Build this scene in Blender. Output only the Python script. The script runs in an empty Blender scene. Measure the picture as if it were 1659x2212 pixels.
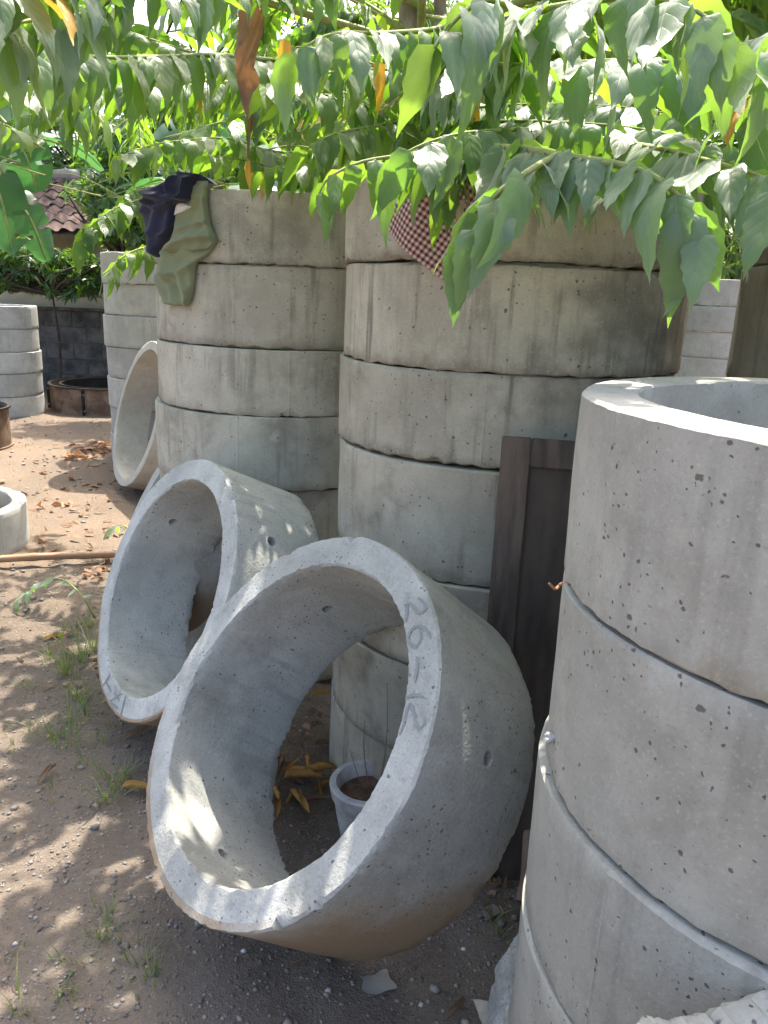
import bpy, bmesh, math, random
import numpy as np
from mathutils import Vector, Matrix, Quaternion

R_ = math.radians
scene = bpy.context.scene
col = scene.collection

# ------------------------------------------------------------------ camera
CAM_H = 1.55
PITCH, ROLL = math.atan(466 / 1661.0), R_(2.3)
PW, PH, PF = 1659.0, 2212.0, 1661.0          # photo sizes the layout was measured in
_c, _s = math.cos(PITCH), math.sin(PITCH)
FW = np.array([0, _c, -_s]); U0 = np.array([0, _s, _c]); X0 = np.array([1.0, 0, 0])
RT = math.cos(ROLL) * X0 + math.sin(ROLL) * U0
UP = -math.sin(ROLL) * X0 + math.cos(ROLL) * U0
CP = np.array([0, 0, CAM_H])
cd = bpy.data.cameras.new('camera'); cam = bpy.data.objects.new('camera', cd); col.objects.link(cam)
cd.sensor_width = 36; cd.lens = 36 * PF / PH; cd.clip_start = .05; cd.clip_end = 600
m3 = Matrix((RT, UP, -FW)).transposed()
cam.matrix_world = Matrix.Translation(CP) @ m3.to_4x4()
scene.camera = cam

# ------------------------------------------------------------------ light
SUN_EL, SUN_AZ = R_(62), R_(11)               # azimuth from +Y towards +X
SUN = np.array([math.sin(SUN_AZ) * math.cos(SUN_EL), math.cos(SUN_AZ) * math.cos(SUN_EL), math.sin(SUN_EL)])
world = bpy.data.worlds.new('World'); scene.world = world; world.use_nodes = True
wn = world.node_tree
sky = wn.nodes.new('ShaderNodeTexSky'); sky.sky_type = 'NISHITA'; sky.sun_disc = False
sky.sun_elevation = SUN_EL; sky.sun_rotation = SUN_AZ; sky.air_density = 1.0; sky.dust_density = 6.0; sky.ozone_density = 1.0
bg = wn.nodes['Background']; bg.inputs[1].default_value = 0.15
wn.links.new(sky.outputs[0], bg.inputs[0])
sl = bpy.data.lights.new('sun', 'SUN'); sl.energy = 3.2; sl.angle = R_(.53); sl.color = (1, .93, .82)
so = bpy.data.objects.new('sun', sl); col.objects.link(so)
so.rotation_euler = Vector(SUN).to_track_quat('Z', 'Y').to_euler()
scene.view_settings.view_transform = 'Standard'; scene.view_settings.look = 'None'
scene.view_settings.exposure = 2.12; scene.view_settings.gamma = 1
scene.cycles.max_bounces = 6; scene.cycles.diffuse_bounces = 4; scene.cycles.transmission_bounces = 4; scene.cycles.adaptive_threshold = .02
scene.cycles.use_denoising = True

# ------------------------------------------------------------------ helpers
def ray(x, y):
    return FW + RT * (x - PW / 2) / PF - UP * (y - PH / 2) / PF
def at(x, y, d):
    """point seen at photo spot x,y at horizontal range d"""
    v = ray(x, y); return CP + v * (d / math.hypot(v[0], v[1]))
def atz(x, y, z=0.0):
    v = ray(x, y); return CP + v * ((z - CAM_H) / v[2])
def atg(x, y):
    p = atz(x, y, 0)
    for _ in range(6): p = atz(x, y, float(ground_z(p[0], p[1])))
    return p
def azd(az, d):
    return np.array([d * math.sin(R_(az)), d * math.cos(R_(az))])
def sm(t):
    t = np.clip(t, 0, 1); return t * t * (3 - 2 * t)
class Noise:
    """smooth sum-of-sines noise, about -1..1"""
    def __init__(s, seed, dim=2, n=14, f0=1., f1=6.):
        r = np.random.default_rng(seed)
        s.k = r.normal(size=(n, dim)); s.k /= np.linalg.norm(s.k, axis=1)[:, None]
        f = np.exp(r.uniform(math.log(f0), math.log(f1), n)); s.k *= f[:, None] * 2 * math.pi
        s.a = (f / f0) ** -.6; s.a /= np.sqrt((s.a ** 2).sum() / 2) * 1.6
        s.p = r.uniform(0, 6.283, n)
    def __call__(s, *xs):
        x = np.stack(np.broadcast_arrays(*xs), -1)
        return (np.sin(x @ s.k.T + s.p) * s.a).sum(-1)
gn = Noise(3, 2, 20, .25, 2.2); gn2 = Noise(4, 2, 40, 3, 14)
def ground_z(x, y):
    x = np.asarray(x, float); y = np.asarray(y, float)
    far = -np.clip(.012 * (y - 2), 0, .15)
    tr = -.13 * sm((y - 1.7) / .45) * sm((x + .45) / .35) * (1 - sm((y - 4) / 2))
    near = np.exp(-(((x + .5) / 6) ** 2 + ((y - 3) / 8) ** 2))
    return far + tr + near * (.012 * gn(x, y) + .0055 * gn2(x, y)) - .006

def mesh_np(name, V, F, mat=None, uv=None, smooth=None, sharp=None):
    me = bpy.data.meshes.new(name)
    V = np.asarray(V, np.float32)
    if isinstance(F, np.ndarray):
        nf, k = F.shape
        me.vertices.add(len(V)); me.vertices.foreach_set('co', V.ravel())
        me.loops.add(nf * k); me.loops.foreach_set('vertex_index', F.astype(np.int32).ravel())
        me.polygons.add(nf); me.polygons.foreach_set('loop_start', np.arange(0, nf * k, k, dtype=np.int32))
        me.update(calc_edges=True)
    else:
        me.from_pydata(V.tolist(), [], F)
    if uv is not None:
        ul = me.uv_layers.new(name='UVMap')
        li = np.empty(len(me.loops), np.int32); me.loops.foreach_get('vertex_index', li)
        ul.data.foreach_set('uv', np.asarray(uv, np.float32)[li].ravel())
    if smooth or sharp:
        me.polygons.foreach_set('use_smooth', np.ones(len(me.polygons), bool))
    if sharp: me.set_sharp_from_angle(angle=R_(sharp))
    me.validate()
    if mat: me.materials.append(mat)
    return me
def link(name, me, parent=None, label=None, cat=None, group=None, kind=None, loc=None, mw=None):
    o = bpy.data.objects.new(name, me); col.objects.link(o)
    if parent: o.parent = parent
    if loc is not None: o.location = tuple(float(v) for v in loc)
    if mw is not None: o.matrix_local = mw
    if label: o['label'] = label
    if cat: o['category'] = cat
    if group: o['group'] = group
    if kind: o['kind'] = kind
    return o
def empty(name, loc, label, cat, group=None):
    o = link(name, None, None, label, cat, group, loc=loc); o.empty_display_size = .1; return o
class MB:
    """collects simple shapes into one mesh"""
    def __init__(s): s.V = []; s.F = []
    def add(s, V, F):
        b = len(s.V); s.V += [tuple(map(float, v)) for v in V]; s.F += [tuple(i + b for i in f) for f in F]
    def box(s, lo, hi, rot=None, loc=(0, 0, 0)):
        P = [Vector((x, y, z)) for x in (lo[0], hi[0]) for y in (lo[1], hi[1]) for z in (lo[2], hi[2])]
        if rot: P = [rot @ p for p in P]
        P = [p + Vector(loc) for p in P]
        s.add(P, [(0, 1, 3, 2), (4, 6, 7, 5), (0, 4, 5, 1), (2, 3, 7, 6), (0, 2, 6, 4), (1, 5, 7, 3)])
    def tube(s, pts, rad, n=7, cap=True):
        pts = [np.array(p, float) for p in pts]
        if np.isscalar(rad): rad = [rad] * len(pts)
        V = []; F = []; ref = None
        for i, p in enumerate(pts):
            t = pts[min(i + 1, len(pts) - 1)] - pts[max(i - 1, 0)]; t /= np.linalg.norm(t) + 1e-9
            if ref is None:
                ref = np.cross(t, [0, 0, 1.]) if abs(t[2]) < .9 else np.cross(t, [1., 0, 0])
            a = ref - t * (ref @ t); a /= np.linalg.norm(a) + 1e-9; ref = a; b = np.cross(t, a)
            for k in range(n):
                w = 2 * math.pi * k / n; V.append(p + rad[i] * (math.cos(w) * a + math.sin(w) * b))
        for i in range(len(pts) - 1):
            for k in range(n):
                F.append((i * n + k, i * n + (k + 1) % n, (i + 1) * n + (k + 1) % n, (i + 1) * n + k))
        if cap: F.append(tuple(range(n))[::-1]); F.append(tuple((len(pts) - 1) * n + k for k in range(n)))
        s.add(V, F)
    def lathe(s, prof, n=48, close=True, jit=None):
        V = []; F = []; m = len(prof)
        for k in range(n):
            w = 2 * math.pi * k / n
            for j, (r, z) in enumerate(prof):
                rr = r + (jit(w, j) if jit else 0)
                V.append((rr * math.cos(w), rr * math.sin(w), z))
        for k in range(n):
            k2 = (k + 1) % n
            for j in range(m if close else m - 1):
                j2 = (j + 1) % m
                F.append((k * m + j, k2 * m + j, k2 * m + j2, k * m + j2))
        s.add(V, F)
    def mesh(s, name, mat, smooth=False, sharp=None):
        me = bpy.data.meshes.new(name); me.from_pydata(s.V, [], s.F); me.update()
        bm = bmesh.new(); bm.from_mesh(me); bmesh.ops.recalc_face_normals(bm, faces=bm.faces); bm.to_mesh(me); bm.free()
        if smooth or sharp: me.polygons.foreach_set('use_smooth', np.ones(len(me.polygons), bool))
        if sharp: me.set_sharp_from_angle(angle=R_(sharp))
        me.materials.append(mat); return me
def spline(pts, n):
    P = np.array(pts, float); m = len(P)
    if m < 3: return np.array([P[0] + (P[-1] - P[0]) * t for t in np.linspace(0, 1, n)])
    Q = np.vstack([2 * P[0] - P[1], P, 2 * P[-1] - P[-2]]); out = []
    for t in np.linspace(0, m - 1 - 1e-6, n):
        i = int(t); f = t - i; a, b, c, d = Q[i:i + 4]
        out.append(.5 * (2 * b + (c - a) * f + (2 * a - 5 * b + 4 * c - d) * f * f + (3 * b - a - 3 * c + d) * f ** 3))
    return np.array(out)

# ------------------------------------------------------------------ materials
class NT:
    def __init__(s, name):
        s.m = bpy.data.materials.new(name); s.m.use_nodes = True; s.t = s.m.node_tree; s.n = s.t.nodes
        s.b = s.n['Principled BSDF']; s.out = s.n['Material Output']
    def N(s, typ, ins=None, **kw):
        nd = s.n.new(typ)
        for k, v in kw.items(): setattr(nd, k, v)
        for k, v in (ins or {}).items(): s.set(nd.inputs[k], v)
        return nd
    def set(s, sock, v):
        if hasattr(v, 'is_output'): s.t.links.new(v, sock)
        else: sock.default_value = v
    def math(s, op, a, b=0., clamp=False):
        nd = s.N('ShaderNodeMath', operation=op); nd.use_clamp = clamp
        s.set(nd.inputs[0], a); s.set(nd.inputs[1], b); return nd.outputs[0]
    def ramp(s, v, a, b):
        nd = s.N('ShaderNodeMapRange', {'Value': v, 'From Min': a, 'From Max': b}); nd.interpolation_type = 'SMOOTHSTEP'; return nd.outputs[0]
    def mix(s, f, a, b, mode='MIX'):
        nd = s.N('ShaderNodeMix', data_type='RGBA', blend_type=mode)
        s.set(nd.inputs[0], f); s.set(nd.inputs[6], a); s.set(nd.inputs[7], b); return nd.outputs[2]
    def noise(s, vec, scale, detail=4., rough=.55, dist=0.):
        nd = s.N('ShaderNodeTexNoise', {'Vector': vec, 'Scale': scale, 'Detail': detail, 'Roughness': rough, 'Distortion': dist}); return nd.outputs[0], nd.outputs[1]
    def obj(s, rnd=True):
        tc = s.N('ShaderNodeTexCoord'); v = tc.outputs['Object']
        if rnd:
            oi = s.N('ShaderNodeObjectInfo'); k = s.math('MULTIPLY', oi.outputs['Random'], 37.)
            v2 = s.N('ShaderNodeVectorMath', {0: v, 1: k}, operation='ADD'); return v2.outputs[0], v, oi.outputs['Random']
        return v, v, None
    def scale(s, v, xyz):
        return s.N('ShaderNodeVectorMath', {0: v, 1: xyz}, operation='MULTIPLY').outputs[0]
    def bump(s, h, strength=.5, dist=.01):
        nd = s.N('ShaderNodeBump', {'Height': h, 'Strength': strength, 'Distance': dist}); s.set(s.b.inputs['Normal'], nd.outputs[0]); return nd
def c4(r, g, b): return (r, g, b, 1)

def concrete(name, c1, c2, stain=.5, pits=.5, brown=0., rough_skin=.5, pit_scale=30.):
    t = NT(name); v, vo, rnd = t.obj()
    n1, _ = t.noise(v, 3.5, 3, .6); n2, _ = t.noise(v, 17, 3, .6); n3, nc3 = t.noise(v, 70, 2, .6)
    base = t.mix(t.ramp(n1, .32, .68), c1, c2)
    base = t.mix(t.math('MULTIPLY', t.ramp(n2, .45, .75), .35), base, c4(*(x * .72 for x in c1[:3])))
    # water streaks running down the wall
    st, _ = t.noise(t.scale(v, (1, 1, .08)), 24, 3, .6); st2, _ = t.noise(v, 2.3, 2)
    s1 = t.math('MULTIPLY', t.math('MULTIPLY', t.ramp(st, .5, .72), t.ramp(st2, .4, .6)), stain)
    base = t.mix(t.math('MULTIPLY', s1, .7), base, c4(.09, .087, .07))
    st3, _ = t.noise(t.scale(v, (1, 1, .12)), 9, 3, .6)
    base = t.mix(t.math('MULTIPLY', t.ramp(st3, .56, .72), .4 * stain), base, c4(.20, .19, .16))
    bl, _ = t.noise(v, 2.1, 4, .7)
    base = t.mix(t.math('MULTIPLY', t.ramp(bl, .52, .66), .62 * stain), base, c4(.14, .127, .1))
    # grime along the casting's lower lip
    zl = t.N('ShaderNodeSeparateXYZ', {0: vo}).outputs[2]; gl, _ = t.noise(v, 11, 4, .7)
    lip = t.math('MULTIPLY', t.ramp(t.math('ADD', zl, t.math('MULTIPLY', gl, .09)), .085, .035), .75)
    base = t.mix(t.math('MULTIPLY', lip, min(1, stain)), base, c4(.15, .13, .1))
    lt, _ = t.noise(v, 8, 4, .7)
    base = t.mix(t.math('MULTIPLY', t.ramp(lt, .55, .75), .35), base, c4(*(min(1, x * 1.3) for x in c2[:3])))
    sp, _ = t.noise(v, 150, 2, .75)
    base = t.mix(t.math('MULTIPLY', t.ramp(sp, .56, .74), .45 * rough_skin + .12), base, c4(*(x * .55 for x in c1[:3])))
    base = t.mix(t.math('MULTIPLY', t.ramp(sp, .44, .28), .3), base, c4(*(min(1, x * 1.35) for x in c2[:3])))
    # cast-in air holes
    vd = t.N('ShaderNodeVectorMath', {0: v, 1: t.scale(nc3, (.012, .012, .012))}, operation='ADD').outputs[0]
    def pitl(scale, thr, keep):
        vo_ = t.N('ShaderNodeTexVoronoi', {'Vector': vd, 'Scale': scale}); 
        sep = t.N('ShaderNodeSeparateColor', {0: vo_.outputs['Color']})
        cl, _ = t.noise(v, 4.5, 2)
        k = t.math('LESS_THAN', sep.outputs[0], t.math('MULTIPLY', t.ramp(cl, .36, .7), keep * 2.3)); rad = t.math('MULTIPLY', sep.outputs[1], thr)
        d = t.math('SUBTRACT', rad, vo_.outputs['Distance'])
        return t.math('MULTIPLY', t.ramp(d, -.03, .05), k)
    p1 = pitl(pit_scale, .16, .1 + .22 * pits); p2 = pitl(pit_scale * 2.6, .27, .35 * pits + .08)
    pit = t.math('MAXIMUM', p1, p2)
    base = t.mix(t.math('MULTIPLY', pit, .75), base, c4(.06, .055, .05))  # dirt and shade inside the holes, both painted as dark colour
    if brown:
        bn, _ = t.noise(v, 5, 4); zz = t.N('ShaderNodeSeparateXYZ', {0: t.N('ShaderNodeNewGeometry').outputs['Position']}).outputs[2]
        low = t.math('ADD', t.ramp(zz, .62, .02), t.math('SUBTRACT', bn, .6))
        so_ = t.N('ShaderNodeSeparateXYZ', {0: vo}); rad = t.math('SQRT', t.math('ADD', t.math('MULTIPLY', so_.outputs[0], so_.outputs[0]), t.math('MULTIPLY', so_.outputs[1], so_.outputs[1])))
        low = t.math('MULTIPLY', low, t.math('GREATER_THAN', rad, .446))
        base = t.mix(t.math('MULTIPLY', t.ramp(low, .05, .6), brown), base, c4(.27, .195, .125))
    # per ring tint
    g = t.N('ShaderNodeMapRange', {'Value': rnd, 'To Min': .84, 'To Max': 1.1}).outputs[0]
    base = t.mix(1., base, t.N('ShaderNodeCombineColor', {0: g, 1: g, 2: t.math('MULTIPLY', g, .985)}).outputs[0], 'MULTIPLY')
    t.set(t.b.inputs['Base Color'], base); t.b.inputs['Roughness'].default_value = .9
    t.b.inputs['Specular IOR Level'].default_value = .25
    h = t.math('ADD', t.math('MULTIPLY', t.math('ADD', n3, t.math('MULTIPLY', sp, .6)), .4 * rough_skin), t.math('MULTIPLY', n2, .3 * rough_skin))
    h = t.math('SUBTRACT', h, t.math('MULTIPLY', pit, .8)); t.bump(h, .55, .008)
    return t.m

M = {}
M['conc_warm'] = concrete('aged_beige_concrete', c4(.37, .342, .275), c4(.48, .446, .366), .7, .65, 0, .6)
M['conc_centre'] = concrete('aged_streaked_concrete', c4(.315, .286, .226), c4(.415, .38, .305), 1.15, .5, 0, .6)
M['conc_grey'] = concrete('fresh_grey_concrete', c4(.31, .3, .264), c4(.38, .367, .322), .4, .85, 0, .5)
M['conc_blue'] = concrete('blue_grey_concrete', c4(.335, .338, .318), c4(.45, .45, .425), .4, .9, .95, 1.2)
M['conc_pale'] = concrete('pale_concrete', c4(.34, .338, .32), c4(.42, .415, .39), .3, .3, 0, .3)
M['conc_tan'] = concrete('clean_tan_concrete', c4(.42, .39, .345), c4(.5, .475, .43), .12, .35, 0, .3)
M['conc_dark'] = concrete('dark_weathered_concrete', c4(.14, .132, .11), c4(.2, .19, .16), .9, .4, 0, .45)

def wet_mark():
    t = NT('finger_drawn_mark'); v, _, _ = t.obj(False); n, _ = t.noise(v, 60, 3)
    t.set(t.b.inputs['Base Color'], t.mix(n, c4(.15, .153, .153), c4(.23, .235, .235))); t.b.inputs['Roughness'].default_value = .8; t.bump(n, .3, .004); return t.m
M['mark'] = wet_mark()

def soil():
    t = NT('dry_sandy_soil'); v, _, _ = t.obj(False)
    n1, _ = t.noise(v, .9, 5, .6); n2, _ = t.noise(v, 6, 6, .65); n3, _ = t.noise(v, 55, 5, .7); n4, _ = t.noise(v, 200, 3, .7)
    base = t.mix(t.ramp(n1, .35, .65), c4(.195, .146, .106), c4(.152, .119, .09))
    # greyer near the rings: the tone of shaded soil, painted into the colour
    px = t.N('ShaderNodeSeparateXYZ', {0: v}); d = t.math('ADD', px.outputs[0], t.math('MULTIPLY', n2, .8))
    near = t.math('MULTIPLY', t.ramp(px.outputs[1], 4.4, 2.2), t.ramp(d, -1.7, .1))
    base = t.mix(t.math('MULTIPLY', near, .7), base, c4(.2, .168, .138))
    base = t.mix(t.math('MULTIPLY', t.ramp(n2, .5, .75), .5), base, c4(.2, .16, .12))
    base = t.mix(t.math('MULTIPLY', t.ramp(n3, .52, .7), .4), base, c4(.3, .245, .19))
    base = t.mix(t.math('MULTIPLY', t.ramp(n3, .45, .3), .5), base, c4(.10, .08, .06))
    vo = t.N('ShaderNodeTexVoronoi', {'Vector': v, 'Scale': 90.}); sp = t.N('ShaderNodeSeparateColor', {0: vo.outputs['Color']})
    gr = t.math('MULTIPLY', t.math('LESS_THAN', sp.outputs[0], .12), t.ramp(vo.outputs['Distance'], .4, .25))
    base = t.mix(t.math('MULTIPLY', gr, .5), base, c4(.42, .38, .33))
    t.set(t.b.inputs['Base Color'], base); t.b.inputs['Roughness'].default_value = .95; t.b.inputs['Specular IOR Level'].default_value = .15
    h = t.math('ADD', t.math('MULTIPLY', n3, .7), t.math('ADD', t.math('MULTIPLY', n4, .35), t.math('MULTIPLY', gr, .5)))
    t.bump(h, 1., .02); return t.m
M['soil'] = soil()

def stone(name, a, b):
    t = NT(name); v, _, _ = t.obj(); n, _ = t.noise(v, 40, 4); g = t.N('ShaderNodeNewGeometry').outputs['Random Per Island']
    base = t.mix(g, a, b); base = t.mix(t.math('MULTIPLY', n, .5), base, c4(*(x * .6 for x in a[:3])))
    t.set(t.b.inputs['Base Color'], base); t.b.inputs['Roughness'].default_value = .9; t.bump(n, .4, .004); return t.m
M['gravel'] = stone('gravel_stone', c4(.12, .107, .092), c4(.34, .305, .265))
M['whitegravel'] = stone('white_chip_stone', c4(.5, .48, .44), c4(.68, .66, .62))
M['rock'] = stone('grey_rubble', c4(.24, .24, .235), c4(.33, .33, .32))

def leafmat(name, dark, light, trans, tf=.45, rough=.45, sheen=.2, veins=True, spec=.4):
    t = NT(name)
    oi = t.N('ShaderNodeObjectInfo').outputs['Random']; ri = t.N('ShaderNodeNewGeometry').outputs['Random Per Island']
    rnd = t.math('FRACT', t.math('ADD', oi, ri)); rnd2 = t.math('FRACT', t.math('MULTIPLY', rnd, 7.31))
    base = t.mix(rnd, dark, light); tr = t.mix(rnd2, trans, c4(trans[0] * .62, trans[1] * .8, trans[2] * .8))
    if veins:
        uv = t.N('ShaderNodeUVMap').outputs[0]; sx = t.N('ShaderNodeSeparateXYZ', {0: uv})
        au = t.math('ABSOLUTE', sx.outputs[0]); mid = t.ramp(au, .07, .0)
        ph = t.math('SUBTRACT', sx.outputs[1], t.math('MULTIPLY', au, .28))
        w = t.math('ABSOLUTE', t.math('SINE', t.math('MULTIPLY', ph, 19.)))
        lat = t.math('MULTIPLY', t.ramp(w, .16, .0), .6); vein = t.math('MAXIMUM', mid, lat)
        base = t.mix(t.math('MULTIPLY', vein, .4), base, c4(light[0] * 1.7, light[1] * 1.45, light[2] * 1.5))
        tr = t.mix(t.math('MULTIPLY', vein, .5), tr, c4(trans[0] * .45, trans[1] * .55, trans[2] * .5))
        fine, _ = t.noise(t.scale(uv, (6, 14, 1)), 4., 3)
        tco = t.N('ShaderNodeTexCoord').outputs['Object']; bn, _ = t.noise(tco, 3.1, 2); base = t.mix(t.math('MULTIPLY', t.ramp(bn, .55, .75), .35), base, c4(light[0] * 1.5, light[1] * 1.25, light[2] * .8))
        h = t.math('ADD', t.math('MULTIPLY', t.math('SUBTRACT', 0, vein), .8), t.math('ADD', t.math('MULTIPLY', w, .5), t.math('MULTIPLY', fine, .35)))
        t.bump(h, .25, .004)
    t.set(t.b.inputs['Base Color'], base); t.b.inputs['Roughness'].default_value = rough; t.b.inputs['Specular IOR Level'].default_value = spec
    t.b.inputs['Sheen Weight'].default_value = sheen; t.b.inputs['Sheen Roughness'].default_value = .5
    tb = t.N('ShaderNodeBsdfTranslucent'); t.set(tb.inputs[0], tr)
    mx = t.N('ShaderNodeMixShader', {0: tf}); t.t.links.new(t.b.outputs[0], mx.inputs[1]); t.t.links.new(tb.outputs[0], mx.inputs[2])
    t.t.links.new(mx.outputs[0], t.out.inputs[0]); return t.m
M['leaf'] = leafmat('soft_green_leaf', c4(.085, .145, .085), c4(.14, .205, .115), c4(.33, .53, .045), .4, .38, .4, True, .5)
M['leaf_crown'] = leafmat('backlit_green_leaf', c4(.055, .11, .045), c4(.10, .165, .065), c4(.35, .56, .035), .46, .42, .15, True)
M['leaf_far'] = leafmat('bright_green_leaf', c4(.06, .11, .045), c4(.10, .165, .06), c4(.32, .48, .04), .45, .4, .2, False)
M['leaf_yellow'] = leafmat('yellowing_leaf', c4(.5, .26, .03), c4(.6, .34, .05), c4(.7, .38, .03), .4, .5, .1)
M['leaf_mango'] = leafmat('glossy_dark_leaf', c4(.045, .095, .035), c4(.085, .155, .055), c4(.26, .46, .03), .38, .3, .05, False, .5)
M['leaf_tree'] = leafmat('deep_green_leaf', c4(.025, .05, .02), c4(.05, .09, .03), c4(.18, .3, .03), .33, .4, .05, False)
M['banana'] = leafmat('banana_leaf', c4(.035, .085, .04), c4(.055, .115, .055), c4(.1, .3, .06), .3, .4, .1, False)
M['banana_old'] = leafmat('withered_banana_leaf', c4(.32, .2, .06), c4(.4, .26, .08), c4(.45, .28, .05), .35, .6, 0, False)
M['deadleaf'] = leafmat('dry_brown_leaf', c4(.17, .11, .075), c4(.31, .21, .14), c4(.35, .15, .05), .25, .7, 0, True, .2)
M['deadleaf_y'] = leafmat('dry_ochre_leaf', c4(.3, .16, .055), c4(.44, .26, .085), c4(.5, .24, .04), .2, .8, 0, True, .1)
M['grass'] = leafmat('grass_blade', c4(.07, .12, .04), c4(.24, .22, .11), c4(.3, .42, .06), .4, .5, 0, False)

def simple(name, a, b, scale=8., rough=.8, bump=.3, stretch=(1, 1, 1), metal=0., spec=.3, lo=.35, hi=.65):
    t = NT(name); v, _, _ = t.obj(); v = t.scale(v, stretch); n, _ = t.noise(v, scale, 6, .62)
    t.set(t.b.inputs['Base Color'], t.mix(t.ramp(n, lo, hi), a, b)); t.b.inputs['Roughness'].default_value = rough
    t.b.inputs['Metallic'].default_value = metal; t.b.inputs['Specular IOR Level'].default_value = spec
    if bump: t.bump(n, bump, .006)
    return t.m
M['bark'] = simple('pale_grey_bark', c4(.2, .165, .125), c4(.32, .28, .22), 14, .9, .6, (1, 1, .35))
M['twig'] = simple('green_twig', c4(.2, .25, .07), c4(.3, .3, .12), 20, .7, .2)
M['darkbark'] = simple('dark_bark', c4(.035, .028, .02), c4(.07, .055, .04), 12, .9, .5)
M['doorwood'] = simple('dark_stained_wood', c4(.05, .039, .032), c4(.13, .096, .075), 16, .7, .6, (1, 1, .14), 0, .3)
M['doorpanel'] = simple('near_black_plywood', c4(.026, .021, .018), c4(.07, .054, .043), 9, .65, .4, (1, 1, .25), 0, .3)
M['bamboo'] = simple('brown_bamboo', c4(.26, .15, .08), c4(.36, .22, .13), 10, .6, .25, (.2, 1, 1))
M['bananastem'] = simple('banana_stem', c4(.10, .11, .05), c4(.2, .17, .09), 8, .7, .3, (1, 1, .2))
M['oldwood'] = simple('weathered_wood', c4(.12, .085, .06), c4(.2, .145, .1), 16, .85, .5, (1, 1, .2))
M['rust'] = simple('rusted_steel', c4(.1, .062, .042), c4(.23, .16, .115), 5, .75, .35)
M['blacksteel'] = simple('oiled_black_steel', c4(.012, .012, .012), c4(.04, .036, .032), 6, .45, .2, metal=.3)
M['tile'] = simple('weathered_clay_tile', c4(.07, .05, .042), c4(.17, .11, .088), 3, .95, .5)
M['mortar'] = simple('grey_ridge_mortar', c4(.19, .18, .165), c4(.3, .28, .25), 5, .95, .4)
M['cream'] = simple('cream_plaster', c4(.42, .38, .27), c4(.5, .46, .34), 2.5, .9, .15)
M['block'] = simple('sooty_cement_block', c4(.032, .032, .032), c4(.15, .143, .134), 3.2, .95, .5, lo=.3, hi=.75)
M['blockmortar'] = simple('block_mortar', c4(.05, .047, .043), c4(.12, .113, .104), 5, .95, .4)
M['pot'] = simple('mossy_cement_pot', c4(.34, .34, .325), c4(.55, .55, .53), 14, .92, .4)
M['potsoil'] = simple('pot_soil', c4(.08, .05, .035), c4(.15, .095, .065), 30, .95, .8)
M['paper'] = simple('old_newspaper', c4(.4, .36, .28), c4(.52, .48, .4), 40, .9, .2)
M['foil'] = simple('silver_foil', c4(.5, .5, .5), c4(.7, .7, .7), 20, .3, .4, metal=.8)
def fabric(name, a, b):
    t = NT(name); v, _, _ = t.obj(False); n, _ = t.noise(v, 9, 4); w, _ = t.noise(v, 420, 2)
    t.set(t.b.inputs['Base Color'], t.mix(n, a, b)); t.b.inputs['Roughness'].default_value = .95; t.b.inputs['Specular IOR Level'].default_value = .1
    t.b.inputs['Sheen Weight'].default_value = .15; t.bump(w, .25, .002); return t.m
M['navy'] = fabric('navy_jersey', c4(.017, .018, .036), c4(.03, .032, .058))
M['olive'] = fabric('olive_twill', c4(.165, .185, .105), c4(.235, .255, .15))
M['lining'] = fabric('white_lining', c4(.55, .53, .48), c4(.62, .6, .56))
def gingham():
    t = NT('maroon_gingham'); uv = t.N('ShaderNodeUVMap').outputs[0]; s = t.N('ShaderNodeSeparateXYZ', {0: uv})
    a = t.math('GREATER_THAN', t.math('FRACT', s.outputs[0]), .5); b = t.math('GREATER_THAN', t.math('FRACT', s.outputs[1]), .5)
    k = t.math('MULTIPLY', t.math('ADD', a, b), .5)
    nd = t.N('ShaderNodeValToRGB', {0: k}); nd.color_ramp.interpolation = 'CONSTANT'
    e = nd.color_ramp.elements; e[0].color = c4(.50, .43, .36); e[0].position = 0; e[1].position = .75; e[1].color = c4(.10, .012, .025)
    e2 = e.new(.25); e2.color = c4(.26, .15, .15)
    v, _, _ = t.obj(False); w, _ = t.noise(v, 300, 2)
    t.set(t.b.inputs['Base Color'], nd.outputs[0]); t.b.inputs['Roughness'].default_value = .95; t.bump(w, .2, .002); return t.m
M['gingham'] = gingham()

# ------------------------------------------------------------------ ground
def axis(fine0, fine1, step, lo, hi):
    a = list(np.arange(fine0, fine1 + 1e-6, step)); s = step
    while a[-1] < hi: s *= 1.22; a.append(a[-1] + s)
    s = step
    while a[0] > lo: s *= 1.22; a.insert(0, a[0] - s)
    return np.array(a)
xs = axis(-2.2, 1.2, .03, -160, 160); ys = axis(.2, 4.2, .03, -120, 260)
XX, YY = np.meshgrid(xs, ys); ZZ = ground_z(XX, YY)
V = np.stack([XX, YY, ZZ], -1).reshape(-1, 3); nx = len(xs); ny = len(ys)
ii = np.arange(nx * ny).reshape(ny, nx)
Fq = np.stack([ii[:-1, :-1], ii[:-1, 1:], ii[1:, 1:], ii[1:, :-1]], -1).reshape(-1, 4)
link('ground', mesh_np('ground', V, Fq, M['soil'], smooth=True), kind='structure')

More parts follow.
